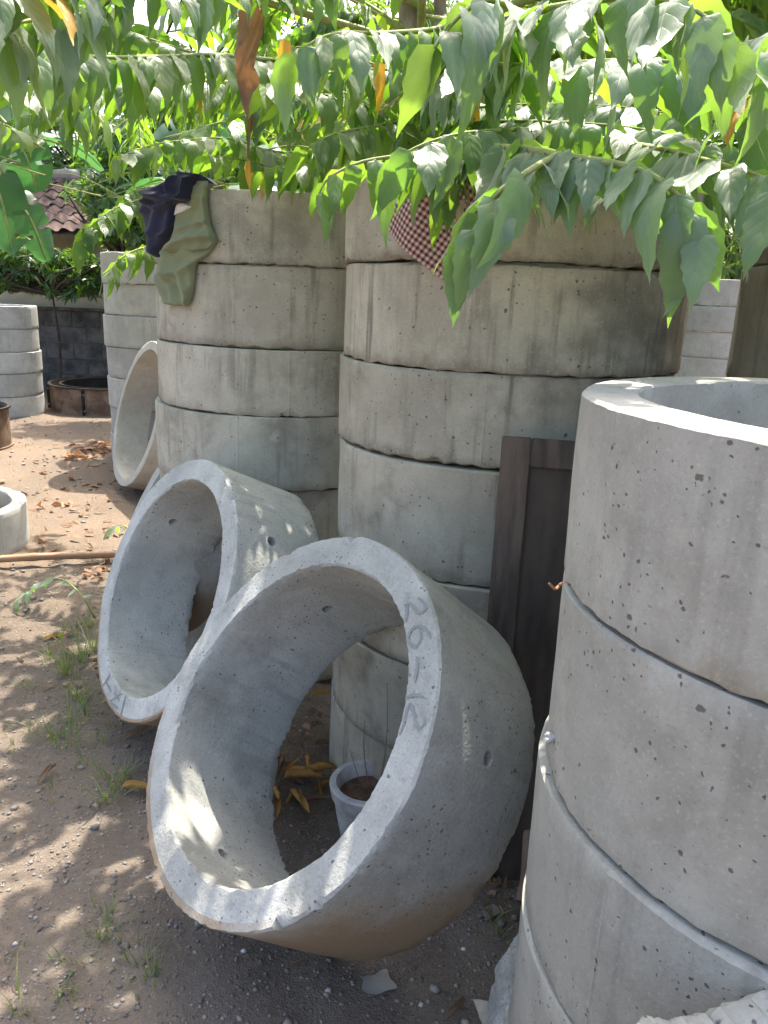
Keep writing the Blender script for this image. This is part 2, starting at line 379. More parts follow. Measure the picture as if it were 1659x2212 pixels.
# ------------------------------------------------------------------ concrete rings
def ring_mesh(name, R, r, h, mat, seed, N=160, seams=(), MZ=8, rag=1., step=0.):
    rg = np.random.default_rng(seed)
    th = list(np.linspace(0, 2 * math.pi, N, endpoint=False))
    for s in seams: th += [s - .009, s - .004, s, s + .004, s + .009]
    th = np.array(sorted(t % (2 * math.pi) for t in th)); n = len(th)
    nz = Noise(seed, 3, 16, .7, 5); fz = Noise(seed + 7, 2, 40, 4, 34)
    ct, s_t = np.cos(th), np.sin(th)
    def chips(k):
        e = .0035 + .0025 * np.abs(fz(ct * 1.4 + k, s_t * 1.4)) * rag
        for _ in range(int(rg.integers(7, 15) * rag)):
            t0 = rg.uniform(0, 6.283); w = rg.uniform(.012, .04); a = rg.uniform(.003, .008)
            d = (th - t0 + math.pi) % (2 * math.pi) - math.pi; e = np.maximum(e, a * np.exp(-(d / w) ** 2))
        for _ in range(int(rg.integers(2, 6) * min(rag, 1.))):
            t0 = rg.uniform(0, 6.283); w = rg.uniform(.02, .07); a = rg.uniform(.008, .019)
            d = (th - t0 + math.pi) % (2 * math.pi) - math.pi
            e = np.maximum(e, a * np.exp(-(d / w) ** 4) * (.75 + .4 * fz(ct * 3 + k, s_t * 3)))
        return e
    eo_t, eo_b, ei_t, ei_b = chips(1.), chips(2.), chips(3.), chips(4.)
    zt = .0012 * nz(ct, s_t, 0 * ct); zb = .0036 * fz(ct * 1.2 + 9, s_t * 1.2) * rag + .002
    cols = []
    rib = np.zeros(n)
    for s in seams:
        d = np.abs((th - s + math.pi) % (2 * math.pi) - math.pi); rib += .0013 * np.exp(-(d / .004) ** 2)
    def P(rad, z): cols.append((rad, z))
    zs = np.linspace(0, 1, MZ)
    for k, z in enumerate(zs):                       # outer wall upwards
        zz = zb + (h + zt - zb) * z
        if k == 0: zz = zb + eo_b
        if k == MZ - 1: zz = h + zt - eo_t
        P(R + .0022 * nz(ct * 1.3, s_t * 1.3, zz * 1.6) + rib, zz)
    P(R - eo_t * .9, h + zt)
    for f in (.33, .66): P(R + (r - R) * f + 0 * ct, h + zt + .0006 * fz(ct * 2 + f * 5, s_t * 2))
    P(r + ei_t * .9, h + zt)
    for k, z in enumerate(zs[::-1]):
        zz = zb + (h + zt - zb) * z
        if k == 0: zz = h + zt - ei_t
        if k == MZ - 1: zz = zb + ei_b
        P(r + .0022 * nz(ct * 1.3 + 3, s_t * 1.3, zz * 1.6) - rib * .6, zz)
    P(r + ei_b * .9, zb); P((R + r) / 2 + 0 * ct, zb); P(R - eo_b * .9, zb)
    m = len(cols)
    V = np.stack([np.stack([c[0] * ct, c[0] * s_t, c[1] + 0 * ct], -1) for c in cols], 1)      # n,m,3
    a = np.arange(n * m).reshape(n, m); b = np.roll(a, -1, 0)
    F = np.stack([a, b, np.roll(b, -1, 1), np.roll(a, -1, 1)], -1).reshape(-1, 4)
    return mesh_np(name, V.reshape(-1, 3), F, mat, sharp=40)

ORD = ['topmost', 'second', 'third', 'fourth', 'fifth', 'sixth', 'lowest']
def stack(desc, cx, cy, zs, R, th, mat, seed, group, N=160, seamdir=None, off=.012, jit=None, rag=1.):
    """zs: joint heights from the top down"""
    rg = random.Random(seed); n = len(zs) - 1; out = []
    for k in range(n):
        h = zs[k] - zs[k + 1] - .0035
        Rk = R * (1 + rg.uniform(-.007, .007)); seams = [rg.uniform(0, 6.28)]
        if seamdir is not None: seams = [seamdir[k % len(seamdir)]]
        seams.append(seams[0] + math.pi)
        me = ring_mesh('concrete_ring', Rk, Rk - th, h, mat, seed * 31 + k, N, seams, rag=rag)
        word = ORD[k] if k < n - 1 else 'lowest'
        lab = f'{word} concrete ring from the top of {desc}' if word not in ('topmost', 'lowest') else f'{word} concrete ring of {desc}'
        o = link('concrete_ring', me, None, lab, 'concrete ring', group)
        ox, oy = (jit[k] if jit else (rg.uniform(-off, off), rg.uniform(-off, off)))
        o.location = (cx + ox, cy + oy, zs[k + 1])
        o.rotation_euler = (rg.uniform(-.003, .003), rg.uniform(-.003, .003), 0); out.append(o)
    return out
def even(top, bot, n, seed=0, j=.012):
    rg = random.Random(seed); z = [top + (bot - top) * k / n for k in range(n + 1)]
    return [z[0]] + [v + rg.uniform(-j, j) for v in z[1:-1]] + [z[-1]]

# tall stacks in the middle
AX, AY = azd(-7.9, 3.545); BX, BY = azd(8.4, 2.60); BR = .538
zA = [1.55 + e * 3.505 for e in (.1009, .0267, -.0599, -.1332, -.2187)] + [.5, .22, -.08]
zB = [1.875] + [1.55 + e * 2.543 for e in (.0364, -.0734, -.1748, -.3082, -.4199, -.5419)] + [-.14]
stack('the tall stack hung with navy and olive clothes', AX, AY, zA, .541, .085, M['conc_warm'], 11, 'rings of the stack hung with clothes', 180, [4.53, 4.5, 4.9, 4.55])
stack('the wide centre stack with the checked cloth', BX, BY, zB, BR, .085, M['conc_centre'], 12, 'rings of the stack with the checked cloth', 200, [5.2, 4.05, 4.5, 3.75])
# near stack at the right edge
CX, CY, CR = .7546, 1.097, .468
zC = [1.424, 1.13, .81, .508, .19, -.1]
stack('the near stack at the right edge', CX, CY, zC, CR, .085, M['conc_grey'], 13, 'rings of the near right stack', 240, [3.35, 4.4, 3.6, 4.2, 4.4],
      jit=[(0, 0), (.0, -.003), (-.006, -.006), (-.013, -.009), (-.02, -.009)], rag=.55)
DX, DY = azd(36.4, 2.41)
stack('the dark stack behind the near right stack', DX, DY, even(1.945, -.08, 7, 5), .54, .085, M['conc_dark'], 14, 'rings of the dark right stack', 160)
F1X, F1Y = azd(-16.05, 7.74)
stack('the pale stack behind the farthest leaning ring', F1X, F1Y, even(1.835, -.075, 7, 6, .01), .535, .08, M['conc_pale'], 15, 'rings of the pale stack behind the leaning rings', 110, [4.7, 4.6, 4.8])
F2X, F2Y = azd(-26.9, 11.15)
stack('the pale stack by the sooty block wall', F2X, F2Y, even(1.26, -.11, 5, 7, .01), .54, .08, M['conc_pale'], 16, 'rings of the pale stack by the block wall', 100, off=.006)
F3X, F3Y = azd(22.0, 10.0)
stack('the pale stack far behind between two dark stacks', F3X, F3Y, even(1.87, -.1, 7, 8, .006), .54, .08, M['conc_pale'], 17, 'rings of the far stack on the right', 100)
GX, GY = -1.13, 6.6
stack('the stack that the farthest leaning ring rests on', GX, GY, even(1.6, -.06, 6, 9, .006), .53, .08, M['conc_pale'], 18, 'rings of the stack hidden behind the clothes stack', 90)

def nv(az, el):
    az, el = R_(az), R_(el); return np.array([math.sin(az) * math.cos(el), -math.cos(az) * math.cos(el), math.sin(el)])
def frame(n):
    a = np.cross([0, 0, 1.], n); a /= np.linalg.norm(a); return a, np.cross(n, a)
def leaning(label, c, az, el, R, r, L, mat, seed, N=220, holes=(), seams=(1., 4.1), rag=1.3):
    n = nv(az, el); a, b = frame(n); c = np.array(c)
    base = c - n * L
    mw = Matrix.Translation(base) @ Matrix((a, b, n)).transposed().to_4x4()
    me = ring_mesh('leaning_concrete_ring', R, r, L, mat, seed, N, seams, 12, rag)
    o = link('leaning_concrete_ring', me, None, label, 'concrete ring', 'rings leaning on the stacks', mw=mw)
    inv = np.array(mw.inverted())
    def local(p): return (inv @ np.append(p, 1))[:3]
    cut = []
    for (px, py, inner) in holes:
        p0 = local(CP); v = local(CP + ray(px, py)) - p0; q = r if inner else R
        A = v[0] ** 2 + v[1] ** 2; B = 2 * (p0[0] * v[0] + p0[1] * v[1]); C_ = p0[0] ** 2 + p0[1] ** 2 - q * q
        D = math.sqrt(max(B * B - 4 * A * C_, 0)); t = (-B + (D if inner else -D)) / (2 * A); h = p0 + v * t
        cut.append((math.atan2(h[1], h[0]), h[2]))
    if cut:
        mb = MB(); rg = random.Random(seed)
        for (ang, z) in cut:
            d = np.array([math.cos(ang), math.sin(ang), 0])
            mb.tube([d * (r - .05) + [0, 0, z], d * ((r + R) / 2) + [0, 0, z + .004], d * (R + .05) + [0, 0, z]], [.019, .0155, .019], 14)
        cu = bpy.data.objects.new('cutter', mb.mesh('cutter', mat)); col.objects.link(cu); cu.matrix_world = mw
        md = o.modifiers.new('holes', 'BOOLEAN'); md.object = cu; md.operation = 'DIFFERENCE'; md.solver = 'EXACT'
        bpy.context.view_layer.update()
        dg = bpy.context.evaluated_depsgraph_get(); me2 = bpy.data.meshes.new_from_object(o.evaluated_get(dg))
        o.modifiers.clear(); o.data = me2; me2.name = 'leaning_concrete_ring'; bpy.data.objects.remove(cu)
    nzr = Noise(seed, 3, 16, .7, 5)
    def marks(strokes, conv, w, name, label):
        mb = MB(); rg = random.Random(5)
        for st in strokes:
            pts = []
            for p in st:
                px, py = conv(*p); v = ray(px, py); t = ((c - CP) @ n) / (v @ n); pts.append(local(CP + v * t))
            P = spline(pts, 5 * len(pts)); k = len(P); V = []; F = []
            T = np.gradient(P, axis=0); T /= np.linalg.norm(T, axis=1)[:, None] + 1e-9
            S = np.stack([-T[:, 1], T[:, 0], 0 * T[:, 0]], -1)
            for i in range(k):
                ww = w * (.55 + .45 * math.sin(math.pi * (i + .8) / (k + .6))) * (1 + .12 * math.sin(i * 1.7))
                for s_, dz in ((-1, .0), (0, .0006), (1, .0)):
                    q = P[i] + S[i] * s_ * ww * rg.uniform(.38, .62); a_ = math.atan2(q[1], q[0])
                    V.append((q[0], q[1], L + .0012 * float(nzr(math.cos(a_), math.sin(a_), 0.)) + .0016))
                if i: F += [(3 * i - 3, 3 * i - 2, 3 * i + 1, 3 * i), (3 * i - 2, 3 * i - 1, 3 * i + 2, 3 * i + 1)]
            mb.add(V, F)
        link(name, mb.mesh(name, M['mark'], True), o, label)
    return o, marks
P1, marks1 = leaning('large blue grey ring leaning in the foreground marked 26-12', (-.2326, 1.6115, .6032), -53.9, 38.05, .466, .3823, .3833,
                     M['conc_blue'], 41, 300, [(1055, 1640, 0), (710, 1318, 1), (485, 1845, 1)], (2.6, 4.6))
g6 = lambda x, y: ((1400 + x / 1.8433) / 1.8083, (2000 + y / 1.843) / 1.8083)
marks1([[(430, 620), (470, 650), (485, 690), (465, 720), (430, 725), (405, 695), (380, 665), (345, 660)], [(352, 668), (350, 730), (345, 790)],
        [(525, 910), (500, 860), (450, 825), (400, 835), (365, 880), (358, 930), (410, 970), (440, 940), (452, 890), (440, 840)],
        [(425, 1040), (425, 1130), (410, 1230)], [(345, 1338), (410, 1320), (480, 1335)],
        [(300, 1605), (330, 1530), (350, 1440), (375, 1385), (400, 1440), (420, 1530), (445, 1560), (475, 1530), (478, 1480)]],
       g6, .0085, 'handwritten_date', 'handwritten 26-12 drawn in grey along the rim')
P2, marks2 = leaning('blue grey ring leaning behind the foreground ring', (-.7603, 2.469, .5623), -53.43, 24.48, .4602, .381, .3467,
                     M['conc_blue'], 42, 240, [(375, 1128, 1), (588, 1170, 0)], (3.5, 4.4))
g1 = lambda x, y: ((x / 1.659) / 1.8083, (2200 + y / 1.659) / 1.8083)
marks2([[(715, 720), (668, 795)], [(690, 770), (722, 835)], [(740, 835), (775, 890)], [(795, 840), (712, 895)], [(820, 850), (785, 980)], [(720, 905), (765, 940)]],
       g1, .008, 'scratch_marks', 'crossed scratch marks on the lower rim')
leaning('clean tan ring leaning farthest back beside the sunny yard', (-1.98, 6.017, .5845), -58.1, 15.7, .582, .512, .2725, M['conc_tan'], 43, 140, (), (2.2, 5.3), .6)
leaning('ring squeezed between the tan ring and the second leaning ring', (-1.0, 3.33, .52), -60, 27, .46, .38, .30, M['conc_blue'], 44, 120)

# small ring pair at the left edge
S_ = azd(-31.3, 5.22); zg = float(ground_z(*S_))
link('concrete_ring', ring_mesh('low_ring', .5, .415, .27, M['conc_pale'], 51, 140, (5.6, 5.95)), None, 'single low concrete ring on the soil at the left edge', 'concrete ring', loc=(S_[0], S_[1], zg - .01))
link('concrete_ring', ring_mesh('inner_ring', .3, .24, .34, M['conc_warm'], 52, 100, (5.6,)), None, 'smaller concrete ring nested inside the low ring', 'concrete ring', loc=(S_[0] - .06, S_[1] + .02, zg - .01))

# ------------------------------------------------------------------ steel moulds
def mould(label, cx, cy, R, r, h, flange_ang, rz=0):
    z = float(ground_z(cx, cy)); e = empty('steel_mould', (cx, cy, z), label, 'mould'); e.rotation_euler = (0, 0, rz)
    def shell(name, q, mat):
        mb = MB(); mb.lathe([(q, .0), (q + .025, 0), (q + .025, .012), (q + .006, .013), (q + .006, h - .013), (q + .025, h - .012), (q + .025, h), (q, h)], 72)
        return link(name, mb.mesh(name, mat, sharp=35), e)
    shell('outer_shell', R, M['rust']); shell('inner_shell', r, M['blacksteel'])
    mb = MB(); mb.lathe([(R + .027, h - .016), (R + .03, h - .016), (R + .03, h + .003), (R - .004, h + .003), (R - .004, h)], 72)
    link('top_flange', mb.mesh('top_flange', M['blacksteel'], sharp=35), e)
    for a in flange_ang:
        d = np.array([math.cos(a), math.sin(a), 0]); q = Quaternion((0, 0, 1), a)
        mb = MB(); mb.box((R + .004, -.012, .014), (R + .05, .012, h - .016), q.to_matrix())
        f = link('rib', mb.mesh('rib', M['blacksteel']), e)
        for zz in (.07, h - .08):
            mb = MB(); t = np.array([-math.sin(a), math.cos(a), 0]); p = d * (R + .034) + [0, 0, zz]
            mb.tube([p - t * .022, p + t * .022], .011, 8); link('bolt', mb.mesh('bolt', M['rock']), f)
    return e
mp = azd(-19.9, 11.4)
md_ = mould('low round steel mould standing before the sooty block wall', mp[0], mp[1], .76, .62, .36, [4.62, 3.45, 5.8, 1.2])
mp = azd(-29.7, 8.76)
mould('rusty steel mould cut off by the left edge', mp[0], mp[1], .5, .4, .4, [5.93, 4.2, 2.6])

# ------------------------------------------------------------------ boundary wall, plaster wall and tiled roof
def block_wall():
    y0 = 12.55; e = empty('block_wall', (-4.5, y0, -.13), 'low sooty cement block wall at the back of the yard', 'wall')
    mb = MB(); mb.box((-6, .012, 0), (3.2, .16, 1.27)); link('mortar_bed', mb.mesh('mortar_bed', M['blockmortar']), e)
    mb = MB(); mb.box((-.215, 0, .0), (.215, .1, .238)); base = mb.mesh('block', M['block'])
    bm = bmesh.new(); bm.from_mesh(base); bmesh.ops.bevel(bm, geom=bm.edges[:], offset=.005, segments=1, affect='EDGES'); bm.to_mesh(base); bm.free()
    rg = random.Random(4)
    for rw in range(5):
        for k in range(20):
            x = -5.7 + k * .445 + (.22 if rw % 2 else 0)
            link('block', base, e, loc=(x, .004 + rg.uniform(-.003, .003), .012 + rw * .252))
    mb = MB(); mb.box((-6, -.02, 1.272), (3.2, .17, 1.31)); link('coping', mb.mesh('coping', M['blockmortar']), e)
block_wall()
h = empty('tiled_house', (-4, 12.9, -.13), 'low cream house with old clay tile roof behind the wall', 'house')
mb = MB(); mb.box((-7, 0, 0), (3.6, .2, 2.62)); link('plaster_wall', mb.mesh('plaster_wall', M['cream']), h)
def roof():
    sl_ = R_(28); n = 0
    mb = MB(); q = Quaternion((1, 0, 0), sl_).to_matrix()
    mb.box((-7.4, 0, -.03), (4., 2.1, 0), q, (0, -.75, 2.38)); rf = link('roof', mb.mesh('roof', M['oldwood']), h)
    # S shaped clay tile
    W, L = .24, .36; xs_ = np.linspace(0, W, 7); V = []; F = []
    for j, y in enumerate((0, L)):
        for z0 in (0, .014):
            for x in xs_: V.append((x, y, .03 * math.sin(x / W * 2 * math.pi) * 1. + z0 + (.022 if j == 0 else 0)))
    k = 7
    for i in range(6):
        F += [(i, i + 1, 2 * k + i + 1, 2 * k + i), (k + i, 3 * k + i, 3 * k + i + 1, k + i + 1), (i, k + i, k + i + 1, i + 1), (2 * k + i, 2 * k + i + 1, 3 * k + i + 1, 3 * k + i)]
    mt = MB(); mt.add(V, F); tm = mt.mesh('clay_tile', M['tile'], sharp=45); rg = random.Random(2)
    for rw in range(7):
        for cidx in range(40):
            p = q @ Vector((0, rw * .29, .045)); x = -7.3 + cidx * .225
            o = link('clay_tile', tm, rf, loc=(x + rg.uniform(-.01, .01), -.75 + p.y + rg.uniform(-.012, .012), 2.38 + p.z))
            o.rotation_euler = (sl_ + rg.uniform(-.03, .03), rg.uniform(-.03, .03), rg.uniform(-.03, .03))
    p = q @ Vector((0, 2.05, .07)); mb = MB(); pts = [(x, -.75 + p.y, 2.38 + p.z + .02 * math.sin(x * 7)) for x in np.linspace(-7.4, 4, 40)]
    mb.tube(pts, [.11 + .012 * math.sin(i * 1.9) for i in range(40)], 10); link('ridge_cap', mb.mesh('ridge_cap', M['mortar'], True), rf)
roof()

# ------------------------------------------------------------------ foliage tools
def leaf_template(seed, n=11, wid=.36, droop=.35, fold=.28, across=3):
    """unit leaf: base at origin, along +Y, upper face +Z, each half softly arched"""
    tw = (0, .25, -.3, .45, -.5, .1)[seed % 6]
    rg = random.Random(seed); V = []; UV = []; F = []; asym = rg.uniform(.82, 1.18); us = [k / across for k in range(-across, across + 1)]; K = len(us)
    for i in range(n + 1):
        t = i / n
        w = wid * .5 * (math.sin(math.pi * min(1, t ** .62)) ** .9) * (1 - .25 * t) if 0 < t < 1 else 0
        w = max(w, .004 if i < n else 0)
        if t > .75: w *= (1 - (t - .75) / .25 * .35)
        zz = -droop * t * t + .02 * math.sin(t * 9 + seed); yy = t * (1 - .12 * droop * t)
        for u in us:
            a = abs(u); ww = w * a * (asym if u > 0 else 1)
            if a == 1 and 0 < i < n: ww *= 1 + (.04 + .09 * t) * (1 if i % 2 else -1)
            back = .06 * a * w / (wid * .5) * (1 - t)
            lx = math.copysign(ww, u); lz = fold * w * (1.5 * a - (1.15 + .35 * math.sin(seed * 2.3 + t * 4 + (1 if u > 0 else 0))) * a * a) + .011 * math.sin(i * 2.1 + math.copysign(1.3, u)) * a
            ca, sa = math.cos(tw * t), math.sin(tw * t); bend = .06 * math.sin(seed * 1.7) * t * t
            V.append((lx * ca - lz * sa + bend, yy - back * (1 if t < .3 else .3), zz + lx * sa + lz * ca)); UV.append((u, t))
        if i:
            p = K * (i - 1); q = K * i
            for k in range(K - 1): F.append((p + k, p + k + 1, q + k + 1, q + k))
    return np.array(V), np.array(UV), np.array(F)
LSPEC = ((1, .5, .22, .22), (2, .44, .40, .35), (3, .54, .1, .18), (4, .48, .5, .28), (5, .42, .3, .45), (6, .46, .7, .3), (7, .5, -.1, .25), (8, .4, .2, .6))
LEAVES = [leaf_template(s, 11, w, d, f) for s, w, d, f in LSPEC]
LEAVES_LO = [leaf_template(s, 7, w, d, f, 2) for s, w, d, f in LSPEC]
LEAFM = [mesh_np('leaf', V, F, M['leaf'], UV, smooth=True) for V, UV, F in LEAVES]
LEAFY = [mesh_np('leaf', V, F, M['leaf_yellow'], UV, smooth=True) for V, UV, F in LEAVES]
def lowleaf(wid=.26, fold=.25, droop=.25):
    V = np.array([(0, 0, 0), (-wid * .42, .33, fold * wid * .4 - droop * .1), (0, .36, -droop * .11), (wid * .42, .33, fold * wid * .4 - droop * .1),
                  (-wid * .36, .68, fold * wid * .3 - droop * .44), (0, .7, -droop * .48), (wid * .36, .68, fold * wid * .3 - droop * .44), (0, 1, -droop)])
    F = np.array([(0, 2, 1, 1), (0, 3, 2, 2), (1, 2, 5, 4), (2, 3, 6, 5), (4, 5, 7, 7), (5, 6, 7, 7)])
    return V, np.array([(0, 0), (-1, .3), (0, .35), (1, .3), (-1, .7), (0, .7), (1, .7), (0, 1.)]), F
def unit(v): return v / (np.linalg.norm(v, axis=-1, keepdims=True) + 1e-9)
def leaf_frames(pos, d, up, size):
    """arrays -> (pos, x, y, z, size)"""
    d = unit(d); z = unit(up - d * (up * d).sum(-1, keepdims=True)); x = np.cross(d, z); return pos, x, d, z, size
def batch(template, frames):
    V, UV, F = template; pos, x, y, z, s = frames
    s = s[:, None, None]
    W = pos[:, None] + s * (V[None, :, 0:1] * x[:, None] + V[None, :, 1:2] * y[:, None] + V[None, :, 2:3] * z[:, None])
    n = len(pos); k = len(V)
    return W.reshape(-1, 3), np.tile(UV, (n, 1)), (F[None] + (np.arange(n) * k)[:, None, None]).reshape(-1, 4)
def merge(parts):
    V = []; U = []; F = []; b = 0
    for v, u, f in parts: V.append(v); U.append(u); F.append(f + b); b += len(v)
    return np.vstack(V), np.vstack(U), np.vstack(F)
def tri_safe_mesh(name, V, UV, F, mat):
    """quads with repeated last index become triangles"""
    tri = F[:, 2] == F[:, 3]
    fl = np.concatenate([F[~tri].ravel(), F[tri][:, :3].ravel()]).astype(np.int32)
    nq, nt = int((~tri).sum()), int(tri.sum())
    st = np.concatenate([np.arange(nq) * 4, nq * 4 + np.arange(nt) * 3]).astype(np.int32)
    me = bpy.data.meshes.new(name); me.vertices.add(len(V)); me.vertices.foreach_set('co', V.astype(np.float32).ravel())
    me.loops.add(len(fl)); me.loops.foreach_set('vertex_index', fl); me.polygons.add(nq + nt); me.polygons.foreach_set('loop_start', st)
    me.update(calc_edges=True)
    ul = me.uv_layers.new(name='UVMap'); ul.data.foreach_set('uv', UV.astype(np.float32)[fl].ravel())
    me.polygons.foreach_set('use_smooth', np.ones(nq + nt, bool)); me.materials.append(mat); return me

# ------------------------------------------------------------------ the broad leaved tree over the stacks
TX, TY = .1, 4.35
tree = empty('overhanging_tree', (TX, TY, float(ground_z(TX, TY))), 'broad leaved tree with drooping serrated leaves hanging over the stacks', 'tree')
T0 = np.array(tree.location)
mb = MB()
tr = [(0, 0, -.1), (.02, 0, .8), (-.03, .02, 1.7), (-.02, 0, 2.3), (-.06, .02, 2.9), (-.16, .05, 3.6), (-.3, .1, 4.4)]
mb.tube(spline(tr, 26), list(np.linspace(.078, .035, 26)), 12)
mb.tube(spline([(-.01, 0, 1.75), (.1, -.02, 2.15), (.12, .02, 2.7), (.07, .05, 3.4), (.2, .1, 4.3)], 20), list(np.linspace(.052, .022, 20)), 10)
mb.tube(spline([(.11, 0, 2.3), (.24, -.05, 2.45), (.5, -.2, 2.55)], 8), list(np.linspace(.03, .018, 8)), 8)
mb.tube(spline([(-.05, 0, 2.85), (.06, -.02, 3.0), (.11, 0, 3.05)], 6), .025, 8)
link('trunk', mb.mesh('trunk', M['bark'], True), tree)

rngL = np.random.default_rng(77)
HERO = []       # (branch object index, pos, dir, up, size, yellow)
CROWN = []      # merged leaves
BRANCH = []
def sprays(path, leaf, spacing=.027, start=.0, droop=.66, out=.62, fwd=.42, jit=.27, size_tip=.75, r0=.007, r1=.002, hero=True, twig=True, seed=0, skip=0.):
    rg = np.random.default_rng(seed); P = spline(path, 60); seg = np.linalg.norm(np.diff(P, axis=0), axis=1); s = np.r_[0, np.cumsum(seg)]
    Lh = s[-1]; n = max(3, int(Lh * (1 - start) / spacing)); ss = start * Lh + (np.arange(n) + .5) * (Lh * (1 - start) / n)
    pos = np.stack([np.interp(ss, s, P[:, k]) for k in range(3)], -1)
    tan = np.stack([np.interp(ss, s, np.gradient(P[:, k], s)) for k in range(3)], -1); tan = unit(tan)
    side = np.cross(tan, [0, 0, 1.]); bad = np.linalg.norm(side, axis=1) < .35; side = unit(side)
    if bad.any(): side[bad] = unit(side[bad] + rg.normal(size=(bad.sum(), 3)) * [1, 1, 0])
    k = np.where(np.arange(n) % 2, 1., -1.)[:, None]
    d = k * side * out + tan * fwd + np.array([0, 0, -1.]) * droop + rg.normal(size=(n, 3)) * jit * .6
    up = np.array([0, 0, 1.]) * .95 + k * side * .65 + rg.normal(size=(n, 3)) * jit
    size = leaf * 1.38 * rg.uniform(.66, 1.12, n) * np.interp(ss / Lh, [0, .5, 1], [.9, 1, size_tip])
    pos = pos + k * side * .006
    keep = rg.random(n) >= skip; pos, d, up, size = pos[keep], d[keep], up[keep], size[keep]
    bi = None
    if twig:
        mb = MB(); mb.tube(P[::3], list(np.linspace(r0, r1, len(P[::3]))), 6)
        for p_, d_, z_ in zip(pos, d, size):           # leaf stalks
            pass
        if hero:
            bi = len(BRANCH); BRANCH.append(mb)
        else: TW.add(mb.V, mb.F)
    yel = rg.random(n)[keep] < .025
    if hero: HERO.extend([(bi, pos[i], d[i], up[i], size[i], yel[i]) for i in range(len(pos))])
    else: CROWN.append((pos, d, up, size))
TW = MB()
T = lambda z, dx=0., dy=0.: (TX + dx, TY + dy, z)
